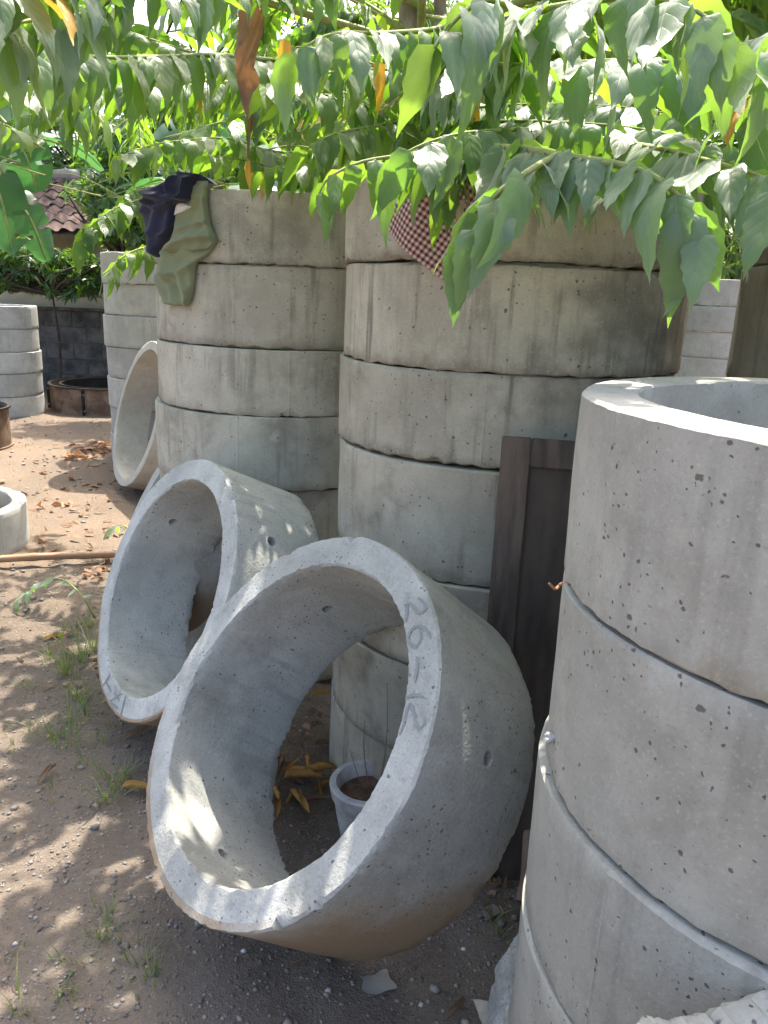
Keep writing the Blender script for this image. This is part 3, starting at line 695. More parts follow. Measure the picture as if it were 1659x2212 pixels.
H = [  # photo path + horizontal range, leaf length, options
 ([T(2.3), at(960, 318, 2.3), at(1106, 320, 1.78), at(1203, 336, 1.52), at(1340, 357, 1.42), at(1426, 390, 1.36), at(1490, 450, 1.33), at(1520, 520, 1.32)], .15, dict(start=.5, spacing=.019, r0=.012, r1=.003)),
 ([at(1203, 336, 1.52), at(1148, 366, 1.43), at(1072, 420, 1.38), at(1028, 490, 1.36), at(994, 553, 1.35)], .135, dict(spacing=.03)),
 ([T(2.25), at(1080, 300, 2.5), at(962, 318, 2.05), at(870, 335, 1.92), at(780, 350, 1.86), at(710, 385, 1.82), at(685, 430, 1.8)], .125, dict(start=.55, spacing=.028)),
 ([at(1000, 312, 2.0), at(968, 330, 1.86), at(975, 390, 1.83), at(962, 440, 1.83)], .125, dict(start=.1, spacing=.028)),
 ([T(2.9), at(1080, 60, 2.1), at(1133, 32, 1.75), at(1216, 13, 1.62), at(1340, -5, 1.52), at(1450, 5, 1.43), at(1530, 40, 1.38), at(1585, 110, 1.36)], .15, dict(start=.45, spacing=.02, r0=.011)),
 ([T(2.6), at(950, 150, 2.6), at(1106, 142, 2.1), at(1206, 138, 1.95), at(1400, 130, 1.78), at(1560, 160, 1.7), at(1645, 250, 1.65)], .15, dict(start=.45, spacing=.027, r0=.01)),
 ([T(2.8), at(1000, 40, 2.8), at(947, 62, 2.45), at(820, 72, 2.22), at(753, 70, 2.1), at(696, 80, 2.02), at(630, 120, 1.97)], .145, dict(start=.45, spacing=.028, r0=.01)),
 ([at(1133, 32, 1.75), at(1060, 0, 1.62), at(1010, 20, 1.54), at(965, 65, 1.5), at(935, 110, 1.48)], .15, dict(start=.15, spacing=.03)),
 ([T(2.6), at(620, 135, 3.3), at(467, 120, 2.85), at(350, 123, 2.6), at(187, 122, 2.35), at(60, 95, 2.15), at(-60, 80, 2.0)], .14, dict(start=.28, spacing=.026, r0=.012)),
 ([T(2.5), at(640, 190, 3.6), at(400, 175, 3.15), at(150, 185, 2.8), at(-50, 180, 2.6)], .135, dict(start=.25, spacing=.025, r0=.012)),
 ([T(3.1), at(560, -60, 2.6), at(380, -45, 2.1), at(200, -45, 1.8), at(20, -25, 1.6), at(-80, 0, 1.5)], .14, dict(start=.45, spacing=.026, r0=.011)),
 ([at(300, -40, 2.0), at(180, 30, 1.9), at(60, 45, 1.75), at(-40, 75, 1.65)], .14, dict(start=.1, spacing=.028)),
 ([T(2.3), at(620, 330, 4.0), at(500, 300, 3.75), at(400, 303, 3.55), at(320, 316, 3.45), at(245, 345, 3.35)], .125, dict(start=.2, spacing=.026)),
 ([T(2.2), at(640, 370, 3.55), at(540, 348, 3.35), at(440, 335, 3.2)], .12, dict(start=.25, spacing=.028)),
 ([at(480, 385, 4.3), at(360, 415, 4.0), at(300, 432, 3.85), at(240, 455, 3.75), at(190, 495, 3.68), at(168, 535, 3.65)], .125, dict(start=.25, spacing=.02)),
 ([at(420, 520, 4.2), at(340, 530, 3.75), at(290, 542, 3.62), at(250, 568, 3.55), at(233, 600, 3.5)], .125, dict(start=.35, spacing=.026)),
 ([at(450, 400, 4.4), at(350, 402, 4.1), at(300, 408, 3.95), at(265, 425, 3.85)], .12, dict(start=.3, spacing=.024)),
 ([T(2.5, .6), at(1790, 40, 1.9), at(1700, 70, 1.6), at(1650, 130, 1.5), at(1615, 215, 1.46)], .15, dict(start=.35, spacing=.026)),
 ([T(2.25), at(1200, 292, 2.9), at(1400, 300, 2.55), at(1560, 325, 2.35), at(1720, 350, 2.2)], .15, dict(start=.25, spacing=.024, r0=.011)),
 ([at(1400, 300, 2.55), at(1480, 340, 2.1), at(1570, 358, 1.98), at(1660, 385, 1.9)], .15, dict(start=.2, spacing=.026)),
 ([T(2.15), at(830, 352, 3.2), at(740, 345, 3.0), at(640, 352, 2.9), at(560, 372, 2.82)], .115, dict(start=.2, spacing=.023)),
 ([T(2.2), at(980, 330, 3.4), at(1100, 335, 3.1), at(1250, 345, 2.9)], .13, dict(start=.2, spacing=.024)),
 ([T(2.3), at(1120, 285, 2.4), at(1060, 283, 1.95), at(980, 292, 1.8), at(900, 318, 1.74), at(850, 350, 1.72)], .15, dict(start=.5, spacing=.027)),
 ([at(1300, 300, 2.3), at(1420, 320, 1.8), at(1540, 350, 1.6), at(1640, 380, 1.55), at(1700, 420, 1.5)], .16, dict(start=.2, spacing=.028)),
 ([T(2.35), at(1000, 270, 2.6), at(1130, 262, 2.25), at(1280, 268, 2.05), at(1420, 285, 1.95), at(1540, 320, 1.9)], .145, dict(start=.3, spacing=.024)),
 ([T(2.3), at(880, 270, 2.9), at(800, 275, 2.6), at(720, 290, 2.4), at(660, 320, 2.3)], .13, dict(start=.25, spacing=.022)),
 ([T(2.7), at(900, 150, 2.9), at(780, 150, 2.6), at(660, 165, 2.4), at(560, 190, 2.3)], .14, dict(start=.25, spacing=.023)),
 ([T(2.4), at(760, 215, 3.3), at(640, 205, 3.0), at(540, 215, 2.8)], .14, dict(start=.2, spacing=.024)),
 ([T(2.45), at(1000, 235, 3.2), at(1150, 225, 2.8), at(1330, 230, 2.5), at(1480, 250, 2.35)], .15, dict(start=.2, spacing=.024)),
]
for i, (p, l, kw) in enumerate(H): sprays(p, l, seed=100 + i, **kw)
# the rest of the crown: limbs in layers round the trunk, twigs along them
rg = np.random.default_rng(5)
LIMBS = []
for i in range(20):
    z = rg.uniform(2.25, 3.7); az = -math.pi / 2 + rg.uniform(-1.9, 1.9); L = rg.uniform(1.7, 3.1)
    if i >= 14: az = rg.uniform(0, 6.28); L = rg.uniform(1., 2.0)
    if 14 > i > 7: z = rg.uniform(2.6, 3.6)
    d = np.array([math.cos(az), math.sin(az), 0.]); s0 = np.array([TX, TY, z]) + rg.normal(size=3) * [.05, .05, 0]
    path = [s0, s0 + d * L * .4 + [0, 0, .22], s0 + d * L * .75 + [0, 0, .2], s0 + d * L + [0, 0, .02]]
    path = [np.array([q[0], q[1], max(q[2], 2.22)]) for q in path]
    P = spline(path, 24); TW.tube(P[::2], list(np.linspace(.022, .006, 12)), 6)
    sprays(path, .13, .035, .35, hero=False, twig=False, seed=300 + i)
    for k in range(int(L * 4.2)):
        t = rg.uniform(.2, .98); q = P[int(t * 23)]; sd = np.array([-d[1], d[0], 0]) * rg.choice([-1, 1])
        dd = unit(sd * rg.uniform(.6, 1.) + d * rg.uniform(.2, .7)); l = rg.uniform(.45, .85)
        pth = [q, q + dd * l * .5 + [0, 0, .04], q + dd * l + [0, 0, -.1]]
        sprays(pth, .13, .028, .08, hero=False, seed=1000 + i * 40 + k, r0=.005)
# leafy bank between the trunk and the yard behind the stacks
for i in range(210):
    x = rg.uniform(-2.6, 4.2); y = rg.uniform(3.7, 6.6); z = rg.uniform(1.75, 3.6)
    if y < 4.3 and x < .15: z = max(z, 2.15)
    if x < -1.0: z = max(z, 2.2)
    d = unit(np.array([rg.normal(), -abs(rg.normal()) * .6, 0])); q = np.array([x, y, z]); l = rg.uniform(.6, 1.0)
    sprays([q, q + d * l * .5 + [0, 0, .05], q + d * l + [0, 0, -.12]], .13, .026, .05, hero=False, seed=3000 + i, r0=.006)
# keep everything off the stacks' tops and out of the open middle of the yard
def ok(p):
    v = p - CP; dd = v @ FW; px = PW / 2 + PF * (v @ RT) / dd; py = PH / 2 - PF * (v @ UP) / dd
    low = np.where(px < 330, 330, 372)
    return (dd < .35) | (py < low) | (px < -80) | (px > 1740)
parts = []; scr = []
for (pos, d, up, size) in CROWN:
    tipz = pos + unit(d) * size[:, None]; k = ok(tipz) & ok(pos)
    q = pos - SUN * ((pos[:, 2:] - 1.78) / SUN[2]); k &= ~((q[:, 0] > .2) & (q[:, 0] < 1.2) & (q[:, 1] > 1.0) & (q[:, 1] < 1.8) & (rg.random(len(q)) < .75))
    for (zz, x0, x1, y0, y1, dens) in ((0., -1.5, -.15, .7, 3.0, .55), (.6, -.75, .3, 1.2, 2.05, .66), (.6, -1.2, -.4, 2.1, 2.9, .6)):
        q = pos - SUN * ((pos[:, 2:] - zz) / SUN[2]); k &= ~((q[:, 0] > x0) & (q[:, 0] < x1) & (q[:, 1] > y0) & (q[:, 1] < y1) & (rg.random(len(q)) < dens))
    if k.any():
        fr = leaf_frames(pos[k], d[k], up[k], size[k]); t = LEAVES_LO[rg.integers(8)]; parts.append(batch(t, fr))
hero = []
for h_ in HERO:
    v = h_[1] - CP; dd = v @ FW; px = PW / 2 + PF * (v @ RT) / dd; py = PH / 2 - PF * (v @ UP) / dd
    vis = -60 < px < PW + 60 and -150 < py < PH
    hero.append((h_[4] / dd if vis else 0, h_))
hero.sort(key=lambda t: -t[0])
bobj = []
for i, b in enumerate(BRANCH):
    o = link('branch', b.mesh('branch', M['twig'], True), tree); o.matrix_parent_inverse = Matrix.Translation(-tree.location); bobj.append(o)
rest = []
for i, (a, (bi, pos, d, up, size, yel)) in enumerate(hero):
    if i < 295 and a > 0:
        _, x, y, z, s = leaf_frames(pos[None], d[None], up[None], np.array([size]))
        mw = Matrix.Translation(pos) @ Matrix((x[0], y[0], z[0])).transposed().to_4x4() @ Matrix.Scale(size, 4)
        o = bpy.data.objects.new('leaf', (LEAFY if yel else LEAFM)[(i * 5) % 8]); col.objects.link(o); o.parent = bobj[bi]
        o.matrix_parent_inverse = Matrix.Identity(4); o.matrix_basis = mw
    else: rest.append((pos, d, up, size))
for k in range(8):
    r_ = rest[k::8]
    if r_: parts.append(batch(LEAVES_LO[k], leaf_frames(*(np.array([q[j] for q in r_]) for j in range(4)))))
V, UV, F = merge(parts)
me = tri_safe_mesh('crown', V, UV, F, M['leaf_crown']); o = link('crown', me, tree, kind='stuff'); o.matrix_parent_inverse = Matrix.Translation(-tree.location)
o = link('twigs', TW.mesh('twigs', M['twig'], True), tree, kind='stuff'); o.matrix_parent_inverse = Matrix.Translation(-tree.location)
# scattered yellowing leaves hanging in the crown
for i, (px, py, d, l) in enumerate([(668, 95, 2.3, .15), (617, 85, 2.3, .15), (1008, 160, 2.6, .15), (928, 70, 3, .12), (536, 345, 3.1, .12), (565, 370, 3.0, .1), (545, 372, 3.0, .1),
                                  (820, 130, 2.4, .15), (1022, 175, 2.6, .17), (1490, 0, 2.2, .12), (432, 190, 3.2, .1), (893, 60, 2.8, .1)]):
    p = at(px, py, d); _, x, y, z, s = leaf_frames(p[None], np.array([[.1 * (i % 3 - 1), -.15, -1.]]), np.array([[.6 * (i % 2) - .3, -1., .2]]), np.array([l]))
    mw = Matrix.Translation(p) @ Matrix((x[0], y[0], z[0])).transposed().to_4x4() @ Matrix.Scale(l, 4)
    o = bpy.data.objects.new('leaf', LEAFY[i % 5]); col.objects.link(o); o.parent = bobj[i % len(bobj)]; o.matrix_basis = mw
    o['label'] = 'yellow withering leaf'; o.scale.x *= .55

# long dry leaf hanging like a strip
def dry_strip():
    pts = [at(548, -30, 2.75), at(540, 60, 2.75), at(528, 130, 2.74), at(540, 190, 2.75), at(538, 260, 2.75), at(536, 342, 2.75)]
    P = spline(pts, 40); w = np.interp(np.linspace(0, 1, 40), [0, .2, .45, .6, .8, 1], [.05, .045, .025, .04, .025, .002])
    V = []; F = []
    for i in range(40):
        a = .5 * math.sin(i * .23) + i * .03
        for j, u in enumerate(np.linspace(-1, 1, 5)):
            s = w[i] * u; V.append(P[i] + [s * math.cos(a), s * math.sin(a) + .018 * math.cos(u * 2.5 + i * .3), .01 * math.sin(u * 5 + i * .8)])
            if i and j: F.append((5 * i - 5 + j - 1, 5 * i - 5 + j, 5 * i + j, 5 * i + j - 1))
    me = mesh_np('hanging_dry_leaf', V, F, M['deadleaf'], smooth=True, uv=[(u, i / 40) for i in range(40) for u in np.linspace(-1, 1, 5)])
    link('hanging_dry_leaf', me, None, 'long brown dried leaf hanging in strips from the branches', 'dry leaf')
dry_strip()

# ------------------------------------------------------------------ banana plants
def banana_leaf(L, W, arch, seed, tears=6, hang=0.):
    rg = np.random.default_rng(seed); n, m = 46, 6; V = []; F = []; UV = []
    P = []; p = np.array([0., 0, 0]); a = 1.15 - hang
    for i in range(n + 1):
        P.append(p.copy()); a -= arch / n * (.5 + 1. * i / n); p = p + np.array([0, math.cos(a), math.sin(a)]) * L / n
    P = np.array(P); T_ = np.gradient(P, axis=0); T_ = unit(T_)
    tear = {(int(rg.integers(6, n - 3)), int(s)) for s in rg.choice([-1, 1], tears) for _ in range(2)}
    for i in range(n + 1):
        t = i / n; w = W * .5 * min(1, (t / .12) ** .6) * (1 if t < .7 else math.sqrt(max(0, 1 - ((t - .7) / .31) ** 2)))
        nrm = np.cross([1., 0, 0], T_[i])
        for j in range(-m, m + 1):
            u = j / m; x = w * u
            z = -.16 * abs(u) ** 1.5 * w + .06 * w * math.cos(0) * (abs(u) < .2) + .006 * math.sin(i * 2.1 + (1 if u > 0 else 0)) * abs(u) + .02 * math.sin(i * .35 + seed) * abs(u)
            V.append(P[i] + np.array([x, 0, 0]) + nrm * z); UV.append((u, t))
    k = 2 * m + 1
    for i in range(n):
        for j in range(k - 1):
            u = (j - m + .5) / m
            if (i, int(np.sign(u))) in tear and abs(u) > .25: continue
            F.append((i * k + j, i * k + j + 1, (i + 1) * k + j + 1, (i + 1) * k + j))
    return np.array(V), F, UV, P
bananas = []
def banana(label, x, y, leaves, h=2.2, seed=0):
    z = float(ground_z(x, y)); e = empty('banana_plant', (x, y, z), label, 'banana plant')
    mb = MB(); mb.tube([(0, 0, -.05), (.03, 0, h * .5), (0, 0, h)], [.11, .09, .06], 12); link('stem', mb.mesh('stem', M['bananastem'], True), e)
    bananas.append(e)
    for i, (az, L, W, arch, z0, hang, old) in enumerate(leaves):
        V, F, UV, P = banana_leaf(L, W, arch, seed * 10 + i, 5, hang)
        o = link('leaf', mesh_np('banana_leaf', V, F, M['banana_old'] if old else M['banana'], UV, smooth=True), e, loc=(0, 0, z0))
        o.rotation_euler = (0, 0, R_(az) - math.pi / 2)
        mb = MB(); mb.tube(P[::3] + [0, 0, -.004], list(np.linspace(.022, .004, len(P[::3]))), 6); link('midrib', mb.mesh('midrib', M['twig'], True), o)
def banana_hang(e, path, W, seed, old=False, tilt=0.):
    P = spline(path, 47) - np.array(e.location); n, m = 46, 7; V = []; F = []; UV = []; T_ = unit(np.gradient(P, axis=0)); rg = np.random.default_rng(seed)
    tear = {(int(rg.integers(8, n - 3)), int(rg.choice([-1, 1]))) for _ in range(7)}
    for i in range(n + 1):
        t = i / n; w = W * .5 * min(1, (t / .1) ** .6) * (1 if t < .72 else math.sqrt(max(0, 1 - ((t - .72) / .285) ** 2)))
        view = unit(np.array([.15 + tilt, -1., .35])); sd = unit(np.cross(T_[i], view)); nr = np.cross(sd, T_[i]); nr = nr if nr @ view > 0 else -nr
        for j in range(-m, m + 1):
            u = j / m; V.append(P[i] + sd * w * u + nr * (-.22 * w * abs(u) ** 1.4 + .005 * math.sin(i * 2.4) * abs(u) + .015 * math.sin(i * .4 + seed + u) * abs(u))); UV.append((u, t))
    k = 2 * m + 1
    for i in range(n):
        for j in range(k - 1):
            u = (j - m + .5) / m
            if (i, int(np.sign(u))) in tear and abs(u) > .3: continue
            F.append((i * k + j, i * k + j + 1, (i + 1) * k + j + 1, (i + 1) * k + j))
    o = link('leaf', mesh_np('banana_leaf', V, F, M['banana_old'] if old else M['banana'], UV, smooth=True), e)
    mb = MB(); mb.tube(P[::3], list(np.linspace(.02, .004, len(P[::3]))), 6); link('midrib', mb.mesh('midrib', M['twig'], True), o)
# azimuth 0 = +X, 90 = +Y, -90 towards the camera
banana('banana plant with broad leaves hanging at the left edge', -3.7, 6.4,
       [(-60, 1.5, .42, 2.6, 2.4, .25, 0), (-15, 1.45, .42, 2.6, 2.5, .3, 0), (-95, 1.3, .42, 2.7, 2.2, .3, 0), (35, 1.7, .45, 1.9, 2.2, .1, 0), (200, 1.6, .45, 1.9, 2.1, .1, 0), (120, 1.6, .45, 1.6, 2.2, 0, 0), (-40, 1.2, .36, 3.0, 1.7, .7, 0)], 2.1, 1)
banana('banana plant raising wide leaves behind the clothes stack', -1.5, 8.6,
       [(15, 2.0, .55, 1.5, 2.3, .35, 0), (-25, 2.0, .5, 1.5, 2.2, .4, 0), (160, 1.9, .5, 1.7, 2.2, .25, 0), (80, 1.9, .5, 1.2, 2.4, .1, 0), (-80, 1.5, .45, 2.3, 2.3, .3, 0), (40, 1.9, .45, 1.2, 2.4, .0, 0), (200, 1.8, .5, 2.2, 2.2, .3, 0)], 2.5, 2)
banana('banana plant with one withered leaf behind the trunk', .55, 8.2,
       [(160, 1.7, .42, 1.3, 2.3, .45, 0), (185, 1.6, .36, 1.2, 2.1, .6, 1), (20, 1.8, .45, 1.6, 2.3, .3, 0), (-70, 1.4, .4, 2.3, 2.3, .3, 0), (70, 1.8, .45, 1.2, 2.4, 0, 0), (-20, 1.8, .45, 1.8, 2.2, .3, 0)], 2.4, 3)
banana('banana plant behind the far stack on the right', 2.0, 8.8,
       [(165, 1.8, .5, 1.7, 2.3, .3, 0), (200, 1.7, .45, 2.0, 2.2, .3, 0), (-60, 1.6, .45, 2.2, 2.3, .2, 0), (20, 1.8, .5, 1.6, 2.3, .2, 0), (100, 1.8, .45, 1.2, 2.4, 0, 0)], 2.4, 4)

banana_hang(bananas[0], [at(-230, 270, 6.4), at(-120, 215, 6.2), at(-10, 245, 6.0), at(50, 325, 5.8), at(82, 415, 5.8)], .31, 1)
banana_hang(bananas[0], [at(-200, 330, 6.3), at(-100, 310, 6.1), at(-10, 400, 5.8), at(28, 545, 5.7)], .3, 2)
banana_hang(bananas[0], [at(-150, 380, 6.6), at(-30, 380, 6.6), at(55, 455, 6.5), at(102, 565, 6.5)], .25, 3, tilt=.5)
banana_hang(bananas[1], [at(640, 235, 8.2), at(560, 240, 8.0), at(450, 270, 7.9), at(330, 305, 7.8)], .36, 4)
banana_hang(bananas[2], [at(800, 225, 8.0), at(740, 240, 7.8), at(690, 270, 7.7), at(640, 310, 7.6)], .26, 5, True)
banana_hang(bananas[1], [at(560, 330, 8.4), at(470, 300, 8.2), at(400, 330, 8.0), at(350, 380, 7.9)], .3, 6)

# ------------------------------------------------------------------ shrubs and trees at the back
LOW = lowleaf()
def leafy(name, label, cat, x, y, blobs, nclus, leaf, mat, seed, trunk=None, per=12, group=None, barkm='darkbark', droop=.25, thin=1.):
    """blobs: (dx,dy,z,rx,ry,rz) ellipsoids filled with leaf rosettes"""
    rg = np.random.default_rng(seed); z0 = float(ground_z(x, y)); e = empty(name, (x, y, z0), label, cat, group)
    mb = MB(); tops = []
    vol = np.array([b[3] * b[4] * b[5] for b in blobs]) ** .8; cnt = (vol / vol.sum() * nclus).astype(int) + 3
    hub = np.array([0, 0, trunk or .5])
    mb.tube(spline([(0, 0, -.1), (.04, .02, hub[2] * .5), tuple(hub)], 8), list(np.linspace((.05 + .018 * hub[2]) * thin, (.03 + .012 * hub[2]) * thin, 8)), 9)
    pos = []; nor = []
    for b, c in zip(blobs, cnt):
        ctr = np.array(b[:3]); rad = np.array(b[3:6])
        for k in range(6):
            v = unit(rg.normal(size=3)); t = ctr + v * rad * .8
            mid = (hub + t) / 2 + rg.normal(size=3) * .3 * rad
            mb.tube(spline([hub, mid, t], 9), list(np.linspace(.022 + .006 * hub[2], .005, 9)), 5)
        v = unit(rg.normal(size=(c * 2, 3))); q = rg.random((c * 2, 1)) ** .45
        nz = Noise(seed * 97 + int(abs(ctr[0]) * 10), 3, 12, .5, 1.6); pp = ctr + v * q * rad
        kk = nz(*(pp.T)) > -.35; pos.append(pp[kk][:c]); nor.append(v[kk][:c])
    link('trunk', mb.mesh('trunk', M[barkm], True), e)
    pos = np.vstack(pos); nor = np.vstack(nor); n = len(pos)
    ax = unit(nor * .6 + np.array([0, 0, .5]) + rg.normal(size=(n, 3)) * .35)
    P = np.repeat(pos, per, 0); A = np.repeat(ax, per, 0); m = len(P)
    ang = np.tile(np.arange(per) * 2.4, n) + np.repeat(rg.uniform(0, 6.28, n), per)
    t1 = unit(np.cross(A, rg.normal(size=(n, 3)).repeat(per, 0))); t2 = np.cross(A, t1)
    d = t1 * np.cos(ang)[:, None] + t2 * np.sin(ang)[:, None] + A * rg.uniform(-.1, .7, (m, 1)) + np.array([0, 0, -droop])
    up = A + rg.normal(size=(m, 3)) * .25; s = leaf * rg.uniform(.6, 1.15, m)
    P = P + A * rg.uniform(-.6, .2, (m, 1)) * leaf * .6
    V, UV, F = batch(LOW, leaf_frames(P, d, up, s))
    link('crown', tri_safe_mesh('crown', V, UV, F, mat), e, kind='stuff')
leafy('mango_shrub', 'dark glossy shrub growing in front of the tiled roof', 'shrub', -3.4, 10.2,
      [(0, 0, 2.75, .9, .6, .65), (.7, .1, 2.5, .7, .5, .5), (.3, .3, 3.5, .9, .6, .6)], 620, .17, M['leaf_mango'], 1, 1.9, thin=.4)
leafy('wall_shrub', 'loose shrub drooping over the cream wall', 'shrub', -5.0, 11.7,
      [(-.6, 0, 1.95, .9, .5, .4), (.5, -.1, 1.85, .9, .5, .36), (1.3, 0, 1.95, .6, .4, .35)], 360, .17, M['leaf_mango'], 2, 1.5, droop=.6, thin=.3)
leafy('tall_tree', 'tall dark tree with bare limbs against the sky at upper left', 'tree', -4.2, 16.0,
      [(-3, 0, 6, 2.4, 1.6, 1.6), (1.2, 0, 4.6, 1.7, 1.2, .8), (-.5, 0, 8.5, 3.5, 2, 1.2), (3.2, 0, 6.6, 1.6, 1.4, 1.6), (-4.5, 0, 4.2, 1.8, 1.4, 1.3)], 1700, .2, M['leaf_tree'], 3, 4.4)
leafy('leafy_tree', 'bright green tree filling the gap behind the centre', 'tree', 1.2, 14.5,
      [(-1.5, 0, 3.2, 1.7, 1.2, 1.3), (1.5, 0, 3.4, 1.8, 1.2, 1.5), (0, .5, 5.4, 2.6, 1.6, 1.7), (-2.8, .3, 4.8, 1.5, 1.2, 1.3)], 1500, .22, M['leaf_far'], 4, 2.6)
leafy('leafy_tree', 'dark green tree behind the far stack on the right', 'tree', 5.6, 13.0,
      [(-1.4, 0, 2.4, 1.5, 1.1, 1.1), (1.2, 0, 3.0, 1.8, 1.2, 1.5), (-.4, .4, 4.9, 2.4, 1.5, 1.5), (-2.4, .2, 4.2, 1.3, 1.1, 1.1), (-2.3, 0, 1.2, 1.0, .8, .8)], 1500, .22, M['leaf_mango'], 5, 2.2)
leafy('leafy_tree', 'green tree rising behind the tiled house', 'tree', -1.2, 16.5,
      [(-.8, 0, 3.4, 2.2, 1.3, 1.5), (1.4, 0, 4.2, 2.0, 1.3, 1.7), (-2.6, 0, 4.4, 1.5, 1.2, .9)], 1100, .24, M['leaf_far'], 6, 2.8)
leafy('hedge_tree', 'bright bushy tree close behind the centre stack', 'tree', 2.6, 10.8,
      [(-1.3, 0, 2.6, 1.3, .8, .9), (.6, 0, 2.5, 1.3, .8, .9), (-.3, .2, 3.7, 1.6, .9, .8), (-2.6, .2, 3.4, 1.2, .8, .9)], 1100, .2, M['leaf_far'], 8, 1.8)
leafy('hedge_tree', 'dense green tree beside the tiled roof ridge', 'tree', -.6, 12.2,
      [(-1.0, 0, 3.1, 1.3, .8, .9), (.8, 0, 2.9, 1.2, .8, 1.0), (-.2, .2, 4.2, 1.7, .9, .8), (-2.6, .5, 3.9, 1.2, .8, .6)], 1100, .2, M['leaf_mango'], 9, 1.8)
leafy('hedge_tree', 'leafy tree standing right above the tiled roof', 'tree', -5.2, 15.2,
      [(-1.5, 0, 3.9, 1.6, .8, .8), (.8, 0, 3.8, 1.6, .8, .7), (2.4, 0, 4.2, 1.2, .8, .9), (-3.2, 0, 4.6, 1.5, .8, 1.0)], 1100, .2, M['leaf_mango'], 10, 2.6)
leafy('low_shrub', 'low bright shrub in the gap beside the far right stack', 'shrub', 4.6, 10.9,
      [(0, 0, 1.6, 1.1, .6, .6), (.9, .1, 2.3, 1.1, .6, .7), (-.6, .1, 2.6, 1.0, .6, .6)], 500, .17, M['leaf_far'], 11, 1.0)
leafy('leafy_tree', 'dark tree half cut off by the left edge', 'tree', -9.0, 13.5,
      [(0, 0, 3.6, 2., 1.3, 1.6), (1.5, 0, 5.2, 2.2, 1.4, 1.5)], 800, .22, M['leaf_tree'], 7, 2.4)

# ------------------------------------------------------------------ clothes over the stack rims
def cyl_hit(px, py, cx, cy, R):
    v = ray(px, py); ox, oy = -cx, -cy
    A = v[0] ** 2 + v[1] ** 2; B = 2 * (ox * v[0] + oy * v[1]); C_ = ox * ox + oy * oy - R * R
    D = B * B - 4 * A * C_
    t = (-B - math.sqrt(D)) / (2 * A) if D > 0 else -B / (2 * A)
    return CP + v * t
def garment(name, parent, left, right, conv, ridges, cx, cy, R, top, mat, thick=.02, nu=34, nvv=56, base=.004, over=0., seed=0):
    """a folded garment lying on the wall: outline curves, ridge lines (points, height, width)"""
    Lp = spline(left, nvv); Rp = spline(right, nvv); V = []; Vb = []; nz = Noise(seed + 60, 2, 10, .8, 2.2)
    rid = [(spline(r, 160), a, w) for r, a, w in ridges]
    for i in range(nvv):
        for j in range(nu):
            u = j / (nu - 1); x = Lp[i] * (1 - u) + Rp[i] * u
            e = min(u, 1 - u) * np.linalg.norm(Rp[i] - Lp[i]); e = min(e, 22.) / 22.; ev = min(i, nvv - 1 - i) / 5.
            k = math.sqrt(max(0, min(1, 2 * e - e * e))) * min(1, .45 + ev)
            off = thick * k + .005 * float(nz(x[0] / 160, x[1] / 160)) * k
            for (r, a, w) in rid:
                d = np.sqrt(((r - x) ** 2).sum(1)).min(); off += a * math.exp(-(d / w) ** 2) * k
            p = cyl_hit(*conv(*x), cx, cy, R); n_ = unit(np.array([p[0] - cx, p[1] - cy, 0.]))
            # soft roll over the rim
            if p[2] > top: off -= (p[2] - top) * .6
            V.append(p + n_ * (base + max(off, .001))); Vb.append(p + n_ * (base * .5 - (.05 * k if p[2] > top else 0)))
    V = np.array(V + Vb); F = []; b = nvv * nu
    for i in range(nvv - 1):
        for j in range(nu - 1):
            a = i * nu + j; F.append((a, a + 1, a + nu + 1, a + nu)); F.append((b + a, b + a + nu, b + a + nu + 1, b + a + 1))
    for i in range(nvv - 1):
        for j in (0, nu - 1): a = i * nu + j; F.append((a, a + nu, b + a + nu, b + a))
    for j in range(nu - 1):
        for i in (0, nvv - 1): a = i * nu + j; F.append((a, a + 1, b + a + 1, b + a))
    me = bpy.data.meshes.new(name); me.from_pydata(V.tolist(), [], F); me.update()
    bm = bmesh.new(); bm.from_mesh(me); bmesh.ops.recalc_face_normals(bm, faces=bm.faces); bm.to_mesh(me); bm.free()
    me.polygons.foreach_set('use_smooth', np.ones(len(me.polygons), bool)); me.set_sharp_from_angle(angle=R_(70)); me.materials.append(mat)
    o = link(name, me, parent)
    if parent: o.matrix_parent_inverse = Matrix.Translation(-parent.location)
    return o
g7 = lambda x, y: (276.5 + x * .3001, 331.9 + y * .3001)
RA = .544
op = empty('olive_trousers', (AX - .5, AY - .2, zA[0]), 'crumpled olive green trousers hung over the stack rim', 'trousers')
garment('leg_panel', op, [(470, 200), (470, 320), (385, 400), (368, 490), (330, 640), (320, 720)], [(592, 200), (583, 350), (600, 490), (625, 560), (648, 640), (600, 690)], g7,
        [([(380, 560), (470, 520), (600, 490)], .010, 14), ([(575, 230), (580, 400), (600, 500)], .008, 16), ([(330, 700), (400, 640), (520, 600), (630, 600)], .03, 30), ([(470, 420), (430, 520)], -.006, 20)], AX, AY, RA, zA[0], M['olive'], .016, base=.012)
garment('lower_leg', op, [(345, 600), (270, 690), (228, 820), (222, 930), (262, 1040), (300, 1088)], [(640, 650), (575, 735), (500, 795), (482, 920), (466, 1030), (440, 1098)], g7,
        [([(330, 900), (350, 1000), (390, 1090)], .016, 14), ([(250, 880), (275, 980), (310, 1080)], .016, 16), ([(400, 880), (440, 980), (455, 1060)], .018, 16), ([(325, 870), (400, 850), (490, 810)], .022, 20),
         ([(300, 720), (310, 850), (330, 900)], .022, 24), ([(500, 690), (590, 690)], -.012, 34), ([(370, 950), (420, 1080)], -.010, 12)], AX, AY, RA, zA[0], M['olive'], .018, base=.004, seed=1)
